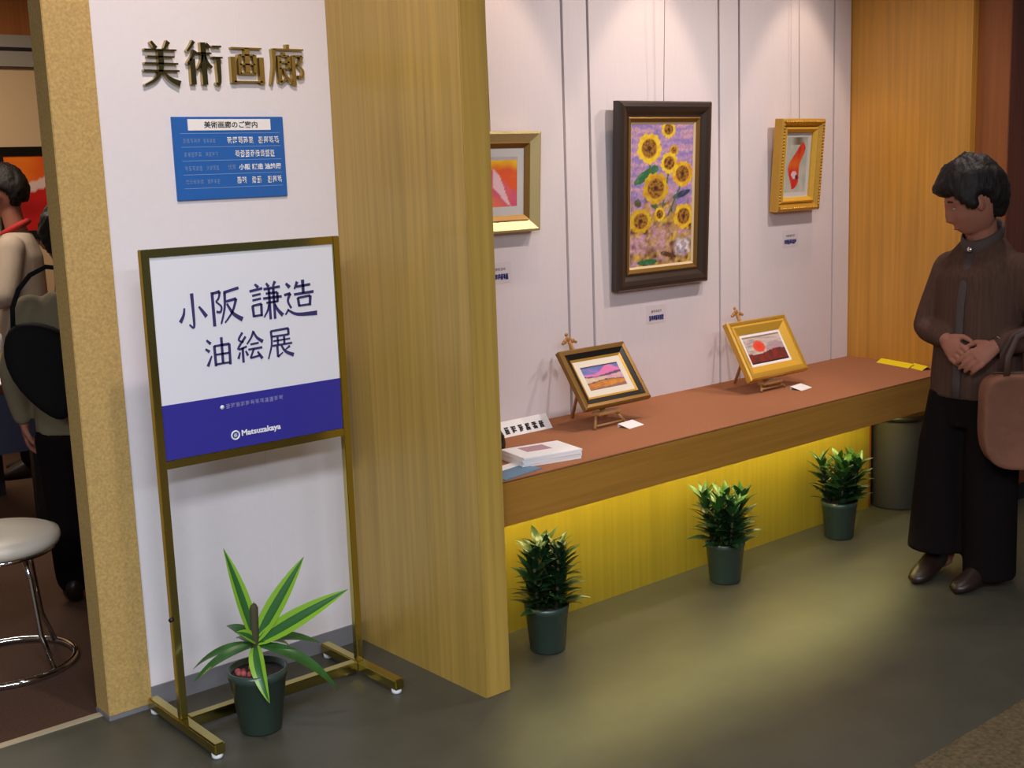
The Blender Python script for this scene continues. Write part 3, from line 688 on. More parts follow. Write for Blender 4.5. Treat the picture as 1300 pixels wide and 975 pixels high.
# name tent
t = empty('tent_card', (2.69, 3.165, ZC)); tag(t, 'long white tent card with black characters beside the partition', 'card')
MB().add([(-0.16,-0.030,0),(0.125,-0.030,0),(0.125,0.006,0.048),(-0.16,0.006,0.048),(0.125,0.040,0),(-0.16,0.040,0),
          (-0.16,-0.028,0),(0.125,-0.028,0),(0.125,0.006,0.045),(-0.16,0.006,0.045),(0.125,0.038,0),(-0.16,0.038,0)],
         [(0,1,2,3),(3,2,4,5),(7,6,9,8),(8,9,11,10),(0,6,7,1),(4,10,11,5),(1,7,8,2),(2,8,10,4),(0,3,9,6),(3,5,11,9)]).build('folded_card', PAPER, t)
ft_ = fake_text('characters', 8, BLACKINK, t, -0.150, -0.0006, 0.010, 0.25, 0.026, seed=43, fill=0.7, th=19)
ft_.location = (0, -0.0305, 0.0); ft_.rotation_euler = (R(-36.9), 0, 0)
# stack of booklets
bk = empty('booklet_stack', (2.478, 2.820, ZC), (0, 0, R(14)))
for k in range(4):
    b_ = box('booklet', PAPER, None, -0.105, 0.105, -0.075, 0.075, 0, 0.0075, bev=0.0008)
    b_.location = (2.478+0.002*(k % 2), 2.822-0.001*k, ZC+0.0078*k); b_.rotation_euler = (0, 0, R(-12+1.0*(k % 2)))
    tag(b_, ('lowest', 'second lowest', 'second highest', 'topmost')[k]+' white booklet of the pile at the ledge corner', 'booklet', 'booklets piled on the ledge')
    if k == 3:
        box('cover_picture', mat('mauve_print', srgb(178,140,150), 0.5), b_, -0.055, 0.035, -0.01, 0.055, 0.0075, 0.0078)
bpy.data.objects.remove(bk)
fy = box('flyer', mat('teal_print', srgb(96,130,158), 0.5), None, -0.085, 0.085, -0.06, 0.06, 0, 0.003); fy.location = (2.30, 2.765, ZC); fy.rotation_euler = (0, 0, R(10))
tag(fy, 'teal flyer lying on the ledge against the partition', 'flyer'); box('white_margin', PAPER, fy, -0.085, 0.085, 0.018, 0.06, 0.003, 0.0033)
pn = empty('pen_pot', (2.398, 2.965, ZC)); tag(pn, 'black rounded pot on the ledge mostly hidden behind the partition', 'pot')
MB().lathe([(0.030,0),(0.043,0.015),(0.047,0.04),(0.043,0.065),(0.034,0.078),(0.030,0.078),(0.030,0.06)], 24).build('pot_body', BLACKFR, pn)
# yellow leaflets
for x, y, rz, ln, lab in ((4.672, 2.955, 74, 0.20, 'bright yellow folded leaflet at the far end of the ledge'), (4.645, 2.825, 66, 0.10, 'shorter bright yellow leaflet beside the woman\'s hands')):
    t = empty('leaflet', (x, y, ZC), (0, 0, R(rz))); tag(t, lab, 'leaflet', 'yellow leaflets on the ledge')
    MB().add([(-ln/2,-0.02,0),(ln/2,-0.02,0),(ln/2,0.0,0.016),(-ln/2,0.0,0.016),(ln/2,0.03,0),(-ln/2,0.03,0),(-ln/2,-0.018,0),(ln/2,-0.018,0),(ln/2,0,0.014),(-ln/2,0,0.014),(ln/2,0.028,0),(-ln/2,0.028,0)],
             [(0,1,2,3),(3,2,4,5),(7,6,9,8),(8,9,11,10),(0,6,7,1),(4,10,11,5),(1,7,8,2),(2,8,10,4),(0,3,9,6),(3,5,11,9)]).build('folded_sheet', YELLOW, t)

# ------------------------------------------------------------------ plants
def leaf_mesh(name, L, wd, bend, n=6, m_=None, stripes=None, cup=0.25, peak=0.42):
    """lanceolate leaf along +x, bending down; midrib fold; thin solid look from two sides"""
    vs = []; fs = []; mi = []
    x = z = 0.0; ang = 0.0
    cols = (-1, -0.45, 0, 0.45, 1)
    for i in range(n+1):
        s = i/n
        w_ = wd*0.5*(math.sin(math.pi*min(1, (s**0.75)*0.97+0.03))**0.8) if s < 1 else 0.0006
        w_ = max(w_, wd*0.12*(1-s)+0.0006)
        for c in cols: vs.append((x-0*z, c*w_, z+abs(c)*w_*cup))
        ang = -bend*s; x += L/n*math.cos(ang); z += L/n*math.sin(ang)
    for i in range(n):
        for k in range(4):
            a = i*5+k; fs.append((a, a+1, a+6, a+5)); mi.append(0 if k in (1, 2) else 1)
    me = bpy.data.meshes.new(name); me.from_pydata(vs, [], fs)
    for mm in m_: me.materials.append(mm)
    if len(m_) > 1: me.polygons.foreach_set('material_index', mi)
    me.polygons.foreach_set('use_smooth', [True]*len(fs)); me.update()
    return me
def place_leaf(me, parent, base, az, el, scale=1.0, roll=0.0):
    o = bpy.data.objects.new('leaf', me); C.objects.link(o); o.parent = parent
    q = Matrix.Rotation(az, 4, 'Z') @ Matrix.Rotation(-el, 4, 'Y') @ Matrix.Rotation(roll, 4, 'X')
    o.matrix_local = Matrix.Translation(base) @ q @ Matrix.Scale(scale, 4)
    return o
def pot(parent, rt, rb, hgt, flare=True):
    p = MB().lathe([(rb*0.92, 0), (rb, 0.006), (rt*0.97, hgt*0.86), (rt, hgt*0.87), (rt*1.03, hgt), (rt*0.95, hgt), (rt*0.91, hgt*0.85)], 36).build('pot', POT, parent)
    MB().lathe([(rt*0.88, hgt*0.80), (rt*0.90, hgt*0.92)], 24).build('soil', SOIL, parent)
    return p
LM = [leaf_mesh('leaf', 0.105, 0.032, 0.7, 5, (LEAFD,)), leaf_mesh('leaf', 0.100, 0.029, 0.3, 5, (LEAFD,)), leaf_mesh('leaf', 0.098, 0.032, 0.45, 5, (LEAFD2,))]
def bushy(x, y, label, hf, wf, seed, n_, light, flare):
    """several upright stems in one pot, dense leaves pointing up and out"""
    rnd = random.Random(seed)
    t = empty('potted_dracaena', (x, y, 0), (0, 0, rnd.uniform(0, 6))); tag(t, label, 'potted plant', 'bushy potted plants along the ledge')
    pot(t, 0.070, 0.056, 0.152)
    hb = 0.128
    stems = ((0, 0, 1.0), (0.036, 0.014, 0.92), (-0.032, 0.024, 0.95), (0.004, -0.036, 0.88), (-0.02, -0.03, 0.97))
    for sx, sy, f in stems:
        MB().tube([(sx, sy, hb-0.02), (sx*flare, sy*flare, hb+hf*f*0.72)], 0.005, 6).build('stem', STEM, t)
    for si, (sx, sy, f) in enumerate(stems):
        cnt = n_//5
        for i in range(cnt):
            s_ = i/(cnt-1); k = 1+(flare-1)*s_
            z = hb+0.004+hf*f*0.70*s_
            az = i*2.399+si*1.3+rnd.uniform(-.25, .25)
            el = R(32+s_**1.2*30)+rnd.uniform(-.18, .18)
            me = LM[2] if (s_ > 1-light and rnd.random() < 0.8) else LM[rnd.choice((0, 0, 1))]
            sc = wf*(0.98-0.22*s_)*rnd.uniform(0.82, 1.1)
            place_leaf(me, t, Vector((sx*k, sy*k, z)), az, el, sc, rnd.uniform(-.4, .4))
    return t
bushy(2.435, 2.765, 'dark bushy potted plant on the floor nearest the oak partition', 0.285, 1.05, 1, 200, 0.0, 1.45)
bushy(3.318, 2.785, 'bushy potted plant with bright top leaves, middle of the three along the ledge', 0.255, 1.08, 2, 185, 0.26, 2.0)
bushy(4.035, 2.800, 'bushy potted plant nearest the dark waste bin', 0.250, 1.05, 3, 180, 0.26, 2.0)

# striped dracaena by the sign stand
VAR_E = mat('lime_leaf_edge', srgb(122, 166, 44), 0.38); VAR_C = mat('deep_green_leaf_centre', srgb(44, 92, 40), 0.38)
t = empty('potted_dracaena', (1.497, 2.905, 0)); tag(t, 'striped long leaved plant in a dark pot at the foot of the sign stand', 'potted plant')
pot(t, 0.080, 0.056, 0.180)
pb = MB()
for k in range(9): pb.ball((-0.030+0.026*math.cos(k*2.4)*(k % 3)*0.6, 0.022+0.026*math.sin(k*2.4)*(k % 3)*0.6, 0.169), 0.009, 8, 6)
pb.build('pebbles', PINK, t)['kind'] = 'stuff'
MB().tube([(0.0, 0.005, 0.14), (0.004, 0.008, 0.26), (0.008, 0.010, 0.345), (0.0082, 0.010, 0.355)], [0.013, 0.012, 0.012, 0.007], 12).build('stem', STEM, t)
rv = Vector((0.765, -0.644, 0)); fv = Vector((0.644, 0.765, 0))
def dleaf(base_h, tip_r, tip_z, depth, wd, bend, green=False, roll=0.0):
    """leaf from the stem towards an offset tip_r across and depth along the view"""
    b = Vector((0.004, 0.006, base_h)); d = rv*tip_r+fv*depth+Vector((0, 0, tip_z-base_h))
    L = d.length*(1+0.10*abs(bend)); az = math.atan2(d.y, d.x); el = math.atan2(d.z, math.hypot(d.x, d.y))
    me = leaf_mesh('leaf', L, wd*1.08, bend, 10, (LEAFD2, LEAFD2) if green else (VAR_C, VAR_E), cup=0.3)
    place_leaf(me, t, b, az, el+bend*0.42*math.cos(roll), 1.0, roll)
for a in ((.25,-.060,.515,-.02,.040,.15),(.25,.140,.470,.03,.048,.12),(.245,.255,.388,-.02,.050,.18),(.24,-.165,.185,-.03,.030,1.0),(.25,-.095,.275,.05,.034,.9),
          (.24,-.135,.180,-.10,.030,1.0),(.24,.205,.120,-.06,.036,1.2),(.25,.165,.225,.03,.036,.8),(.24,.020,.125,-.11,.040,1.2),(.26,-.04,.33,.09,.036,.5),
          (.26,.07,.36,.07,.034,.4),(.25,-.02,.30,-.06,.034,.5),(.25,.10,.17,.10,.032,1.0),(.24,-.09,.22,.10,.030,1.0)):
    dleaf(*a, green=a[1] < -0.08 or (a[2] < 0.3 and a[1] > .15), roll=(1.15 if a[1] > 0 else -1.15) if a[2] > 0.29 else 0.35*(1 if a[1] > 0 else -1))

# ------------------------------------------------------------------ waste bin
t = empty('waste_bin', (4.605, 2.900, 0)); tag(t, 'charcoal cylindrical waste bin under the far end of the ledge', 'bin')
MB().lathe([(0.108,0),(0.112,0.01),(0.118,0.39),(0.120,0.40),(0.112,0.40),(0.108,0.05)], 40).build('bin_body', BINM, t)
MB().lathe([(0.114,0.385),(0.123,0.385),(0.123,0.408),(0.112,0.408)], 40).build('rim', BINL, t)

# ------------------------------------------------------------------ left room
t = empty('round_stool', (1.14, 3.88, 0)); tag(t, 'round white vinyl stool on a chrome ring base left of the column', 'stool')
MB().lathe([(0.165,0.385),(0.185,0.392),(0.192,0.41),(0.188,0.428),(0.165,0.438),(0.08,0.441)], 40).build('seat', VINYLW, t)
MB().lathe([(0.150,0.372),(0.172,0.375),(0.172,0.386)], 40).build('seat_rim', CHROME, t)
MB().tube([(0.2*math.cos(a*math.pi/24), 0.2*math.sin(a*math.pi/24), 0.011) for a in range(48)], 0.011, 10, closed=True).build('base_ring', CHROME, t)
for k in range(4):
    a = math.pi*(0.25+k/2)-0.35; ca, sa = math.cos(a), math.sin(a)
    MB().tube([(0.11*ca, 0.11*sa, 0.375), (0.13*ca, 0.13*sa, 0.30), (0.15*ca, 0.15*sa, 0.12), (0.195*ca, 0.195*sa, 0.015)], 0.009, 10).build('leg', CHROME, t)
t = empty('low_table', (1.45, 5.85, 0)); tag(t, 'low table with dark red top and navy cloth front in the far room', 'table')
box('table_top', MAROON, t, -0.75, 0.45, -0.35, 0.35, 0.60, 0.64, bev=0.004)
box('cloth_front', NAVY, t, -0.72, 0.43, -0.335, -0.30, 0.33, 0.60)
for sx in (-0.68, 0.40):
    for sy in (-0.29, 0.29): box('leg', BLACKM, t, sx-0.022, sx+0.022, sy-0.022, sy+0.022, 0, 0.60)
for k, (x, y, rz) in enumerate(((1.76, 5.68, 12), (1.45, 5.72, -6))):
    p = box('paper_sheet', PAPER, None, -0.105, 0.105, -0.148, 0.148, 0, 0.002); p.location = (x, y, 0.64); p.rotation_euler = (0, 0, R(rz))
    tag(p, ('white sheet of paper on the low table nearest the column', 'white sheet of paper on the low table by the left picture edge')[k], 'paper', 'papers on the low table')
t = empty('vessel', (1.845, 5.97, 0.64)); tag(t, 'small round white vase on the low dark red table, made up for an unknown bright spot', 'vessel')  # invented vessel where only a small bright white dot is known
MB().lathe([(0.022,0),(0.016,0.02),(0.018,0.07),(0.034,0.10),(0.042,0.135),(0.036,0.17),(0.018,0.19),(0.020,0.20),(0.014,0.20)], 24).build('vessel_body', PAPER, t)
MB().tube([(0.020*math.cos(a*math.pi/8), 0.020*math.sin(a*math.pi/8), 0.2) for a in range(16)], 0.003, 6, closed=True).build('lip', PAPER, t)
# red picture on the far wall
w, hh = 0.75, 0.52
t = empty('framed_painting', (2.70, 7.198, 1.19)); tag(t, 'dark framed orange and red painting on the far room wall', 'picture')
ring_part('moulding', [(0,0),(0,0.03),(0.05,0.02),(0.05,0)], w, hh, BLACKFR, t)
def p_room(u, v):
    n1 = nz(u, v, 4, 41)
    c = mix(srgb(236,118,24), srgb(226,76,20), u*1.2+n1)
    if v > 0.42: c = mix(srgb(206,30,26), srgb(170,22,22), 0.5+n1)
    if abs(v-0.38+0.5*(u-0.3)) < 0.07 and u < .45: c = srgb(226, 190, 180)
    return c
canvas('canvas', p_room, -w/2+0.05, w/2-0.05, 0.05, hh-0.05, -0.012, 40, 28, t)

# ------------------------------------------------------------------ people
def evaluate(me, mods):
    o = bpy.data.objects.new('tmp', me); C.objects.link(o)
    for ty, kw in mods:
        md = o.modifiers.new(ty, ty)
        for k_, v_ in kw.items(): setattr(md, k_, v_)
    dg = bpy.context.evaluated_depsgraph_get()
    out = bpy.data.meshes.new_from_object(o.evaluated_get(dg)); bpy.data.objects.remove(o)
    return out
def blend(mb, vox, it=6, fac=0.5):
    me = evaluate(mb.mesh('b'), [('REMESH', dict(mode='VOXEL', voxel_size=vox)), ('SMOOTH', dict(iterations=it, factor=fac))])
    me.polygons.foreach_set('use_smooth', [True]*len(me.polygons)); me.materials.clear(); me.update()
    return me
def head_points(n=56, m_=40):
    """unit directions of a sphere grid: x forward, y left, z up"""
    d = []
    for i in range(1, m_):
        ph = -math.pi/2+math.pi*i/m_
        for k in range(n):
            th = 2*math.pi*k/n; d.append((math.cos(ph)*math.cos(th), math.cos(ph)*math.sin(th), math.sin(ph)))
    return [(0,0,-1)]+d+[(0,0,1)]
def sphere_faces(n=56, m_=40):
    fs = []; L = 1+n*(m_-1)
    for k in range(n):
        fs.append((0, 1+(k+1)%n, 1+k)); fs.append((L, L-n+k, L-n+(k+1)%n))
    for i in range(m_-2):
        for k in range(n):
            a = 1+i*n; fs.append((a+k, a+(k+1)%n, a+n+(k+1)%n, a+n+k))
    return fs
def g(x, s): return math.exp(-(x/s)**2)
def head_shape(d):
    x, y, z = d[0]*0.092, d[1]*0.073, d[2]*0.112
    if z < 0:
        k = -z/0.112
        y *= 1-0.30*k**1.5
        if x < 0: x *= 1-0.45*k
        else: x *= 1+0.10*k
    if d[0] > 0.2:
        # brow, eye sockets, nose, lips, chin
        x += 0.004*g(z-0.022, 0.012)*g(abs(y)-0.028, 0.03)
        x -= 0.010*g(z-0.004, 0.013)*g(abs(y)-0.032, 0.016)
        t_ = max(0, min(1, (0.012-z)/0.052))
        x += (0.005+0.018*t_)*g(y, 0.009+0.006*t_)*(1 if z > -0.036 else g(z+0.036, 0.009))*(1 if z < 0.012 else g(z-0.012, 0.01))
        x += 0.007*g(z+0.062, 0.006)*g(y, 0.022)+0.006*g(z+0.075, 0.006)*g(y, 0.018)
        x += 0.017*g(z+0.098, 0.018)*g(y, 0.026)+0.006*g(z+0.07, 0.02)*g(y, 0.03)
        x += 0.004*g(z+0.035, 0.02)*g(abs(y)-0.042, 0.015)
    return Vector((x, y, z))
def hair_shape(d, seed, vol, front, nape, ear):
    """closed shell hugging the skull where there is skin and standing off it where there is hair"""
    x, y, z = d
    n_ = mnoise.noise(Vector((x*2.6+seed, y*2.6, z*2.6)))*0.6+mnoise.noise(Vector((x*7+seed, y*7, z*7)))*0.4
    fine = mnoise.noise(Vector((x*15+seed, y*15, z*9)))
    az = math.atan2(abs(y), x)            # 0 front, pi back
    pts = ((0.0, front), (0.75, front-0.04), (1.15, ear-0.12), (1.42, ear-0.20), (1.62, ear+0.22), (1.90, ear+0.02), (2.25, nape), (3.2, nape-0.05))
    line = pts[-1][1]
    for (a0, l0), (a1, l1) in zip(pts[:-1], pts[1:]):
        if a0 <= az < a1: line = l0+(l1-l0)*(az-a0)/(a1-a0); break
    s_ = max(0, min(1, (z-line+0.10*n_)/0.13)); s_ = s_*s_*(3-2*s_)
    out = 1.08+vol*(0.45+0.55*max(0, z)-(0.75*max(0, -z) if x < 0 else 0))+0.11*n_+0.06*fine
    if x > 0.2: out += 0.16*g(z-front-0.20, 0.18)*(x-0.2)/0.8
    k = 0.84*(1-s_)+out*s_
    return Vector((x*0.096*k-0.006, y*0.079*k, z*0.112*k+0.002))
def limb(mb, pts, rad, n=14, sub=5):
    """smooth tube through joints"""
    P = [Vector(p) for p in pts]; Q = []; RR = []
    for i in range(len(P)-1):
        a = P[max(i-1,0)]; b = P[i]; c = P[i+1]; d = P[min(i+2,len(P)-1)]
        for k in range(sub):
            t_ = k/sub
            Q.append(b.lerp(c, t_)*0.6+0.4*0.5*((2*b)+(c-a)*t_+(2*a-5*b+4*c-d)*t_*t_+(3*b-3*c+d-a)*t_**3))
            r0, r1 = rad[i], rad[i+1]
            RR.append(r0+(r1-r0)*t_)
    Q.append(P[-1]); RR.append(rad[-1])
    mb.tube(Q, RR, n)
    for p, r in zip(P, rad): mb.ball(p, r*0.98, 12, 8)
def torso(mb, rings):
    """rings: (cx, z, rx, ry) bottom to top"""
    Q = [(c, 0, z) for c, z, a, b in rings]; mb.tube(Q, [(a, b) for c, z, a, b in rings], 28, up=(1, 0, 0))
def hand(mb, wrist, direc, palm_n, side, curl=0.6, size=1.0):
    """wrist point, direction of the fingers, palm normal (towards the palm side); side=+1 thumb along +cross"""
    d = Vector(direc).normalized(); n_ = Vector(palm_n); n_ = (n_-d*n_.dot(d)).normalized(); a = d.cross(n_)*side
    w0 = Vector(wrist)
    kn = w0+d*0.072*size
    mb.tube([w0-d*0.01, w0+d*0.022*size, w0+d*0.050*size, kn], [(0.018*size, 0.023*size), (0.015*size, 0.030*size), (0.014*size, 0.036*size), (0.010*size, 0.034*size)], 14, up=n_)
    for k, ln in enumerate((0.068, 0.076, 0.070, 0.056)):
        off = (1.5-k)*0.0195*size
        b = kn+a*off-d*0.006; dd = d.copy(); p = [b]; c_ = curl*(0.9+0.12*k)
        for j, fr in enumerate((0.42, 0.32, 0.26)):
            dd = (Quaternion(d.cross(n_), c_*(0.35, 0.45, 0.35)[j]) @ dd).normalized()
            b = b+dd*ln*fr*size; p.append(b)
        limb(mb, p, [0.0092*size, 0.0085*size, 0.0078*size, 0.0068*size], 10, 3)
    b = w0+d*0.018*size+a*0.024*size; t1 = b+(d*0.6+a*0.65+n_*0.35).normalized()*0.036*size; t2 = t1+(d*0.85+a*0.2+n_*0.35).normalized()*0.032*size
    limb(mb, [b, t1, t2], [0.013*size, 0.0105*size, 0.008*size], 10, 3)
def head_to_body(center, yaw, pitch):
    return Matrix.Translation(center) @ Matrix.Rotation(yaw, 4, 'Z') @ Matrix.Rotation(pitch, 4, 'Y')
HD, HF = head_points(), sphere_faces()
def add_head(mb, Mh):
    mb.add([Mh @ head_shape(d) for d in HD], HF, True)
    for sy in (-1, 1):
        e = MB(); e.ball((0, 0, 0), (0.016, 0.008, 0.030), 12, 10); e.ball((0.002, sy*0.004, -0.004), (0.009, 0.008, 0.018), 10, 8)
        Me = Mh @ Matrix.Translation((-0.004, sy*0.073, -0.008)) @ Matrix.Rotation(sy*0.35, 4, 'Z') @ Matrix.Rotation(-0.2, 4, 'Y')
        mb.add([Me @ Vector(v) for v in e.v], e.f, True)
def add_face_parts(root, Mh, par):
    for sy in (-1, 1):
        e = MB(); e.ball((0.075, sy*0.031, 0.000), (0.007, 0.011, 0.0035), 12, 8); me = e.mesh('eye'); me.transform(Mh)
        link('eye', me, mat('eye_white', srgb(170, 158, 148), 0.3), root)
        e = MB(); e.ball((0.0800, sy*0.031, 0.000), (0.0026, 0.0045, 0.0034), 10, 8); me = e.mesh('iris'); me.transform(Mh)
        link('iris', me, mat('dark_iris', srgb(30, 20, 16), 0.2), root)
        e = MB(); e.tube([(0.083, sy*0.016, 0.025), (0.084, sy*0.032, 0.030), (0.073, sy*0.050, 0.025)], [0.0022, 0.003, 0.0016], 8); me = e.mesh('eyebrow'); me.transform(Mh)
        link('eyebrow', me, HAIR, root)
    e = MB(); e.tube([(0.078, 0.021, -0.068), (0.089, 0.009, -0.0675), (0.0905, 0, -0.068), (0.089, -0.009, -0.0675), (0.078, -0.021, -0.068)], [0.002, 0.0042, 0.0042, 0.0042, 0.002], 8); me = e.mesh('lips'); me.transform(Mh)
    link('lips', me, mat('lips', srgb(160, 84, 78), 0.5), root)
def add_hair(root, Mh, seed, vol, front, nape, ear):
    mb = MB(); mb.add([Mh @ hair_shape(d, seed, vol, front, nape, ear) for d in HD], HF, True)
    return mb.build('hair', HAIR, root)
def shoe(mb, heel, direc, L=0.235, w=0.085):
    d = Vector(direc).normalized(); h_ = Vector(heel)
    sec = [(0.0, 0.030, 0.055, 0.045), (0.05, 0.034, 0.060, 0.05), (0.10, 0.034, 0.050, 0.048), (0.15, 0.038, 0.036, 0.036), (0.19, 0.040, 0.026, 0.027), (0.225, 0.030, 0.019, 0.02), (0.238, 0.012, 0.014, 0.012)]
    mb.tube([h_+d*(s*L/0.235)+Vector((0, 0, zc)) for s, a, zc, b in sec], [(b*0.95 if b < zc else zc*0.98, a) for s, a, zc, b in sec], 18, up=(0, 0, 1))

# ---- the standing woman (local: x forward, y left)
WO = Vector((3.983, 2.204, 0))+Vector((0.765, -0.644, 0))*0.008
t = empty('person', WO, (0, 0, math.pi)); tag(t, 'woman in a dark brown shirt and black trousers with clasped hands looking at the pictures', 'person')
Mh = head_to_body((0.068, 0.0, 1.338), R(-50), R(22))
mb = MB(); add_head(mb, Mh)
limb(mb, [(-0.015, 0, 1.12), (0.005, 0, 1.20), (0.040, 0, 1.30)], [0.060, 0.053, 0.056])
torso(mb, [(0.02, 0.58, 0.09, 0.13), (0.01, 0.70, 0.10, 0.14), (0.005, 0.90, 0.095, 0.125), (0.005, 1.06, 0.095, 0.135), (-0.005, 1.14, 0.07, 0.11), (-0.005, 1.18, 0.05, 0.06)])
# right arm
Rw, Lw = Vector((0.150, -0.045, 0.868)), Vector((0.135, 0.135, 0.858))
limb(mb, [(0.0, -0.110, 1.09), (0.060, -0.172, 0.895), Rw], [0.036, 0.030, 0.023])
limb(mb, [(-0.01, 0.120, 1.105), (-0.02, 0.235, 0.905), Lw], [0.036, 0.030, 0.023])
hand(mb, Rw, (0.030, 0.085, -0.062), (-0.8, 0.1, -0.2), 1, 0.75)
hand(mb, Lw+Vector((0.012, 0, 0)), (0.052, -0.070, -0.062), (-0.9, -0.2, -0.2), -1, 0.65)
for sy, fx in ((1, 0.075), (-1, 0.055)):
    limb(mb, [(0.03, sy*0.075, 0.62), (fx, sy*0.09, 0.36), (fx-0.02, sy*0.09, 0.07)], [0.075, 0.052, 0.036])
    limb(mb, [(fx-0.02, sy*0.09, 0.045), (fx+0.05, sy*0.097, 0.030)], [0.028, 0.018])
body = link('body', blend(mb, 0.0042, 3, 0.4), SKIN, t)
add_face_parts(t, Mh, t)
add_hair(t, Mh, 3.7, 0.31, 0.34, -0.80, -0.08)
# shirt
mb = MB()
torso(mb, [(0.022, 0.655, 0.122, 0.160), (0.020, 0.72, 0.124, 0.160), (0.015, 0.85, 0.122, 0.152), (0.012, 0.98, 0.120, 0.152), (0.010, 1.07, 0.112, 0.152), (0.0, 1.135, 0.088, 0.136), (-0.002, 1.180, 0.074, 0.092), (0.006, 1.210, 0.066, 0.066)])
limb(mb, [(0.0, -0.118, 1.098), (0.060, -0.172, 0.895), Rw+Vector((-0.012, -0.018, 0.004))], [0.062, 0.047, 0.036], 18)
limb(mb, [(-0.01, 0.125, 1.095), (-0.02, 0.236, 0.900), Lw+Vector((-0.012, 0.012, 0.004))], [0.066, 0.055, 0.037], 18)
sh = link('shirt', blend(mb, 0.0075, 8), SHIRT, t)
cl = MB()
cl.tube([(0.058*math.cos(a)*1.05+0.004+0.012*math.cos(a), 0.062*math.sin(a), 1.212-0.036*math.cos(a)) for a in [2*math.pi*k/28+0.12 for k in range(28)]], [(0.024, 0.007)]*28, 8, closed=True, up=(0, 0, 1))
cl.build('collar', COLLARM, sh)
pl = MB(); pl.tube([(0.083, 0, 1.155), (0.118, 0, 1.07), (0.138, 0, 0.98), (0.1445, 0, 0.85), (0.1515, 0, 0.72), (0.151, 0, 0.665)], [(0.004, 0.016)]*6, 8, up=(1, 0, 0)); pl.build('placket', COLLARM, sh)
MB().ball((0.092, 0.004, 1.172), (0.008, 0.010, 0.010), 10, 8).build('brooch', SILVER, sh)
for p_ in (Lw,):
    dv = (Vector((-0.02, 0.24, 0.905))-Lw).normalized(); a_ = Vector((0, 0, 1)).cross(dv).normalized(); b_ = dv.cross(a_); c0 = Lw+dv*0.008
    MB().tube([c0+a_*0.029*math.cos(q*math.pi/10)+b_*0.029*math.sin(q*math.pi/10) for q in range(20)], 0.005, 8, closed=True).build('wristwatch', SILVER, t)
# trousers
mb = MB()
torso(mb, [(0.022, 0.56, 0.115, 0.155), (0.022, 0.66, 0.118, 0.160), (0.02, 0.74, 0.108, 0.150)])
mb.tube([(0.03, 0.076, 0.66), (0.05, 0.084, 0.48), (0.060, 0.090, 0.30), (0.055, 0.092, 0.03)], [(0.095, 0.080), (0.098, 0.090), (0.096, 0.088), (0.098, 0.086)], 24, up=(1, 0, 0))
mb.tube([(0.03, -0.076, 0.66), (0.058, -0.084, 0.48), (0.074, -0.090, 0.30), (0.082, -0.092, 0.10)], [(0.095, 0.080), (0.102, 0.090), (0.108, 0.092), (0.122, 0.100)], 24, up=(1, 0, 0))
link('trousers', blend(mb, 0.008, 3), TROUS, t)
for sy, hx, hy in ((1, 0.0, 0.095), (-1, 0.005, -0.105)):
    mb = MB(); shoe(mb, (hx, hy, 0.0), (1, -0.10*sy, 0), 0.245); mb.build('shoe', SHOE, t)
# handbag on the left forearm: own thing
bo = WO+Vector((-0.118, -0.246, 0.0))
hb = empty('handbag', (bo.x, bo.y, 0.455), (0, 0, R(-47))); tag(hb, 'brown suede handbag hanging from the woman\'s forearm', 'handbag')
vs = []; fs = []; NP = 40; prof = []
for k in range(NP):
    a = 2*math.pi*k/NP; ca, sa = math.cos(a), math.sin(a)
    e_ = 2/(2.6 if sa < 0 else 7)
    prof.append((0.155*math.copysign(abs(ca)**(2/4.0), ca), 0.16+0.16*math.copysign(abs(sa)**e_, sa)))
lay = [(-0.048, 0.90), (-0.055, 0.965), (-0.035, 1.0), (0.035, 1.0), (0.055, 0.965), (0.048, 0.90)]
for yy, s in lay:
    for px, pz in prof: vs.append((px*s, yy, 0.16+(pz-0.16)*s))
for i in range(len(lay)-1):
    for k in range(NP): fs.append((i*NP+k, i*NP+(k+1)%NP, (i+1)*NP+(k+1)%NP, (i+1)*NP+k))
c0 = len(vs); vs.append((0, -0.062, 0.15)); vs.append((0, 0.062, 0.15))
for k in range(NP): fs.append((c0, (k+1)%NP, k)); fs.append((c0+1, (len(lay)-1)*NP+k, (len(lay)-1)*NP+(k+1)%NP))
MB().add(vs, fs, True).build('bag_body', BAG, hb)
for yy in (-0.034, 0.034):
    MB().tube([(-0.085, yy, 0.305), (-0.080, yy*0.9, 0.38), (-0.050, yy*0.6, 0.445), (0.0, yy*0.5, 0.468), (0.050, yy*0.6, 0.445), (0.080, yy*0.9, 0.38), (0.085, yy, 0.305)], [(0.004, 0.011)]*7, 10, up=(0, 1, 0)).build('handle', BAGD, hb)
MB().tube([(-0.12, 0, 0.322), (0.12, 0, 0.322)], 0.004, 8).build('zip', BAGD, hb)

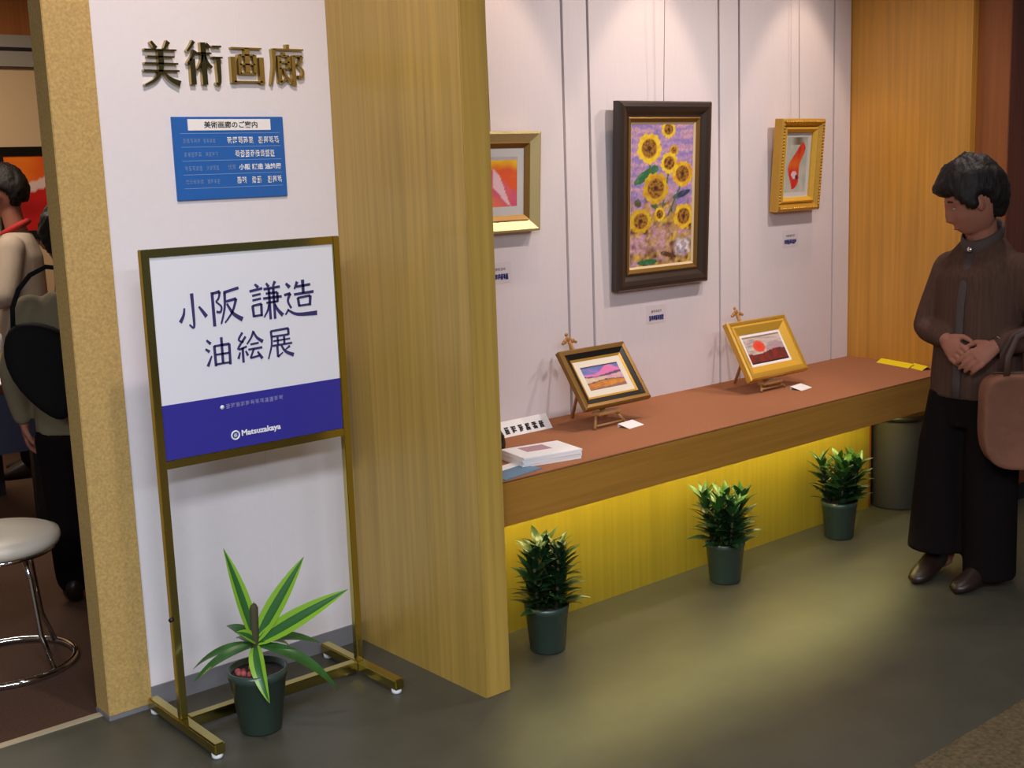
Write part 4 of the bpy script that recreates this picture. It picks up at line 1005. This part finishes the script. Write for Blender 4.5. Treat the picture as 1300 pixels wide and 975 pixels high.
# ---- simple standing figure used for the two visitors in the far room
def visitor(loc, rot, hgt, top, bottom, label, headyaw, seed, arms, scarf=False, hairp=(0.16, 0.36, -0.6, -0.1)):
    t = empty('person', loc, (0, 0, rot)); tag(t, label, 'person'); k = hgt/1.5; t.scale = (k, k, k)
    Mh = head_to_body((0.03, 0.0, 1.372), headyaw, R(8))
    mb = MB(); add_head(mb, Mh)
    limb(mb, [(-0.015, 0, 1.14), (0.0, 0, 1.21), (0.015, 0, 1.31)], [0.06, 0.048, 0.048])
    torso(mb, [(0.0, 0.60, 0.09, 0.13), (0.0, 0.90, 0.09, 0.125), (0.0, 1.08, 0.09, 0.13), (-0.01, 1.17, 0.05, 0.08)])
    for sy, (el, wr) in zip((1, -1), arms):
        limb(mb, [(0, sy*0.115, 1.10), el, wr], [0.034, 0.030, 0.023])
        hand(mb, wr, Vector(wr)-Vector(el), (0, -sy, 0), sy, 0.7)
    for sy in (1, -1):
        limb(mb, [(0, sy*0.075, 0.66), (0.01, sy*0.08, 0.37), (0.0, sy*0.08, 0.06)], [0.075, 0.05, 0.036])
    link('body', blend(mb, 0.0065, 3, 0.4), SKIN, t)
    add_face_parts(t, Mh, t); add_hair(t, Mh, seed, *hairp)
    mb = MB()
    torso(mb, [(0.0, 0.66, 0.118, 0.165), (0.0, 0.90, 0.116, 0.158), (0.0, 1.07, 0.112, 0.160), (-0.005, 1.14, 0.085, 0.130), (-0.01, 1.185, 0.062, 0.07)])
    for sy, (el, wr) in zip((1, -1), arms):
        limb(mb, [(0, sy*0.14, 1.115), el, Vector(wr).lerp(Vector(el), 0.12)], [0.066, 0.055, 0.038], 16)
    link('jacket', blend(mb, 0.01, 7), top, t)
    mb = MB(); torso(mb, [(0, 0.6, 0.105, 0.145), (0, 0.74, 0.105, 0.14)])
    for sy in (1, -1): limb(mb, [(0, sy*0.078, 0.64), (0.01, sy*0.082, 0.37), (0.0, sy*0.082, 0.09)], [0.095, 0.08, 0.066], 16)
    link('trousers', blend(mb, 0.01, 5), bottom, t)
    for sy in (1, -1):
        mb = MB(); shoe(mb, (-0.06, sy*0.082, 0), (1, 0.1*sy, 0)); mb.build('shoe', SHOE, t)
    if scarf:
        MB().tube([(0.060*math.cos(a)-0.002, 0.058*math.sin(a), 1.205-0.03*math.cos(a)) for a in [2*math.pi*q/20 for q in range(20)]], 0.014, 10, closed=True).build('scarf', REDCL, t)
    return t
# far visitor in beige, facing left in the picture
visitor((2.165, 6.47, 0), R(150), 1.60, CARDI, TROUS, 'visitor in a beige cardigan and red scarf at the left picture edge', R(-15), 11.3,
        (((0.03, 0.215, 0.90), (0.16, 0.17, 0.86)), ((0.03, -0.215, 0.90), (0.16, -0.16, 0.84))), scarf=True)
# near visitor seen from behind, mostly hidden by the column
t = visitor((1.605, 4.31, 0), R(68), 1.43, OLIVE, TROUS, 'visitor in an olive jacket with a black shoulder bag, half hidden by the column', R(0), 5.1,
        (((-0.02, 0.215, 0.90), (0.05, 0.205, 0.70)), ((0.03, -0.215, 0.90), (0.16, -0.16, 0.84))))
# black shoulder bag
sb = empty('shoulder_bag', (1.430, 4.12, 0.70), (0, 0, R(-32))); tag(sb, 'black shoulder bag on the olive jacket visitor', 'bag')
vs = []; fs = []; prof = [(-0.13, 0.16), (0.02, 0.0), (0.07, 0.02), (0.13, 0.14), (0.12, 0.30), (-0.04, 0.37), (-0.13, 0.33)]
lay = [(-0.05, 0.85), (-0.03, 1.0), (0.03, 1.0), (0.05, 0.85)]; NP = len(prof)
for yy, s in lay:
    for px, pz in prof: vs.append((px*s, yy, 0.18+(pz-0.18)*s))
for i in range(len(lay)-1):
    for k in range(NP): fs.append((i*NP+k, i*NP+(k+1)%NP, (i+1)*NP+(k+1)%NP, (i+1)*NP+k))
fs += [tuple(range(NP))[::-1], tuple(3*NP+k for k in range(NP))]
bm_ = MB().add(vs, fs, True).mesh('bag_body'); bm_ = evaluate(bm_, [('SUBSURF', dict(levels=2, render_levels=2))]); bm_.materials.clear()
link('bag_body', bm_, BLACKBAG, sb)
MB().tube([(-0.09, 0.0, 0.33), (-0.085, 0.0, 0.40), (-0.06, 0.0, 0.46), (-0.02, 0.0, 0.505), (0.03, 0.01, 0.53), (0.08, 0.03, 0.52), (0.115, 0.04, 0.46), (0.12, 0.03, 0.38), (0.11, 0, 0.28)], [(0.003, 0.008)]*9, 8, up=(0, 1, 0)).build('strap', BLACKBAG, sb)
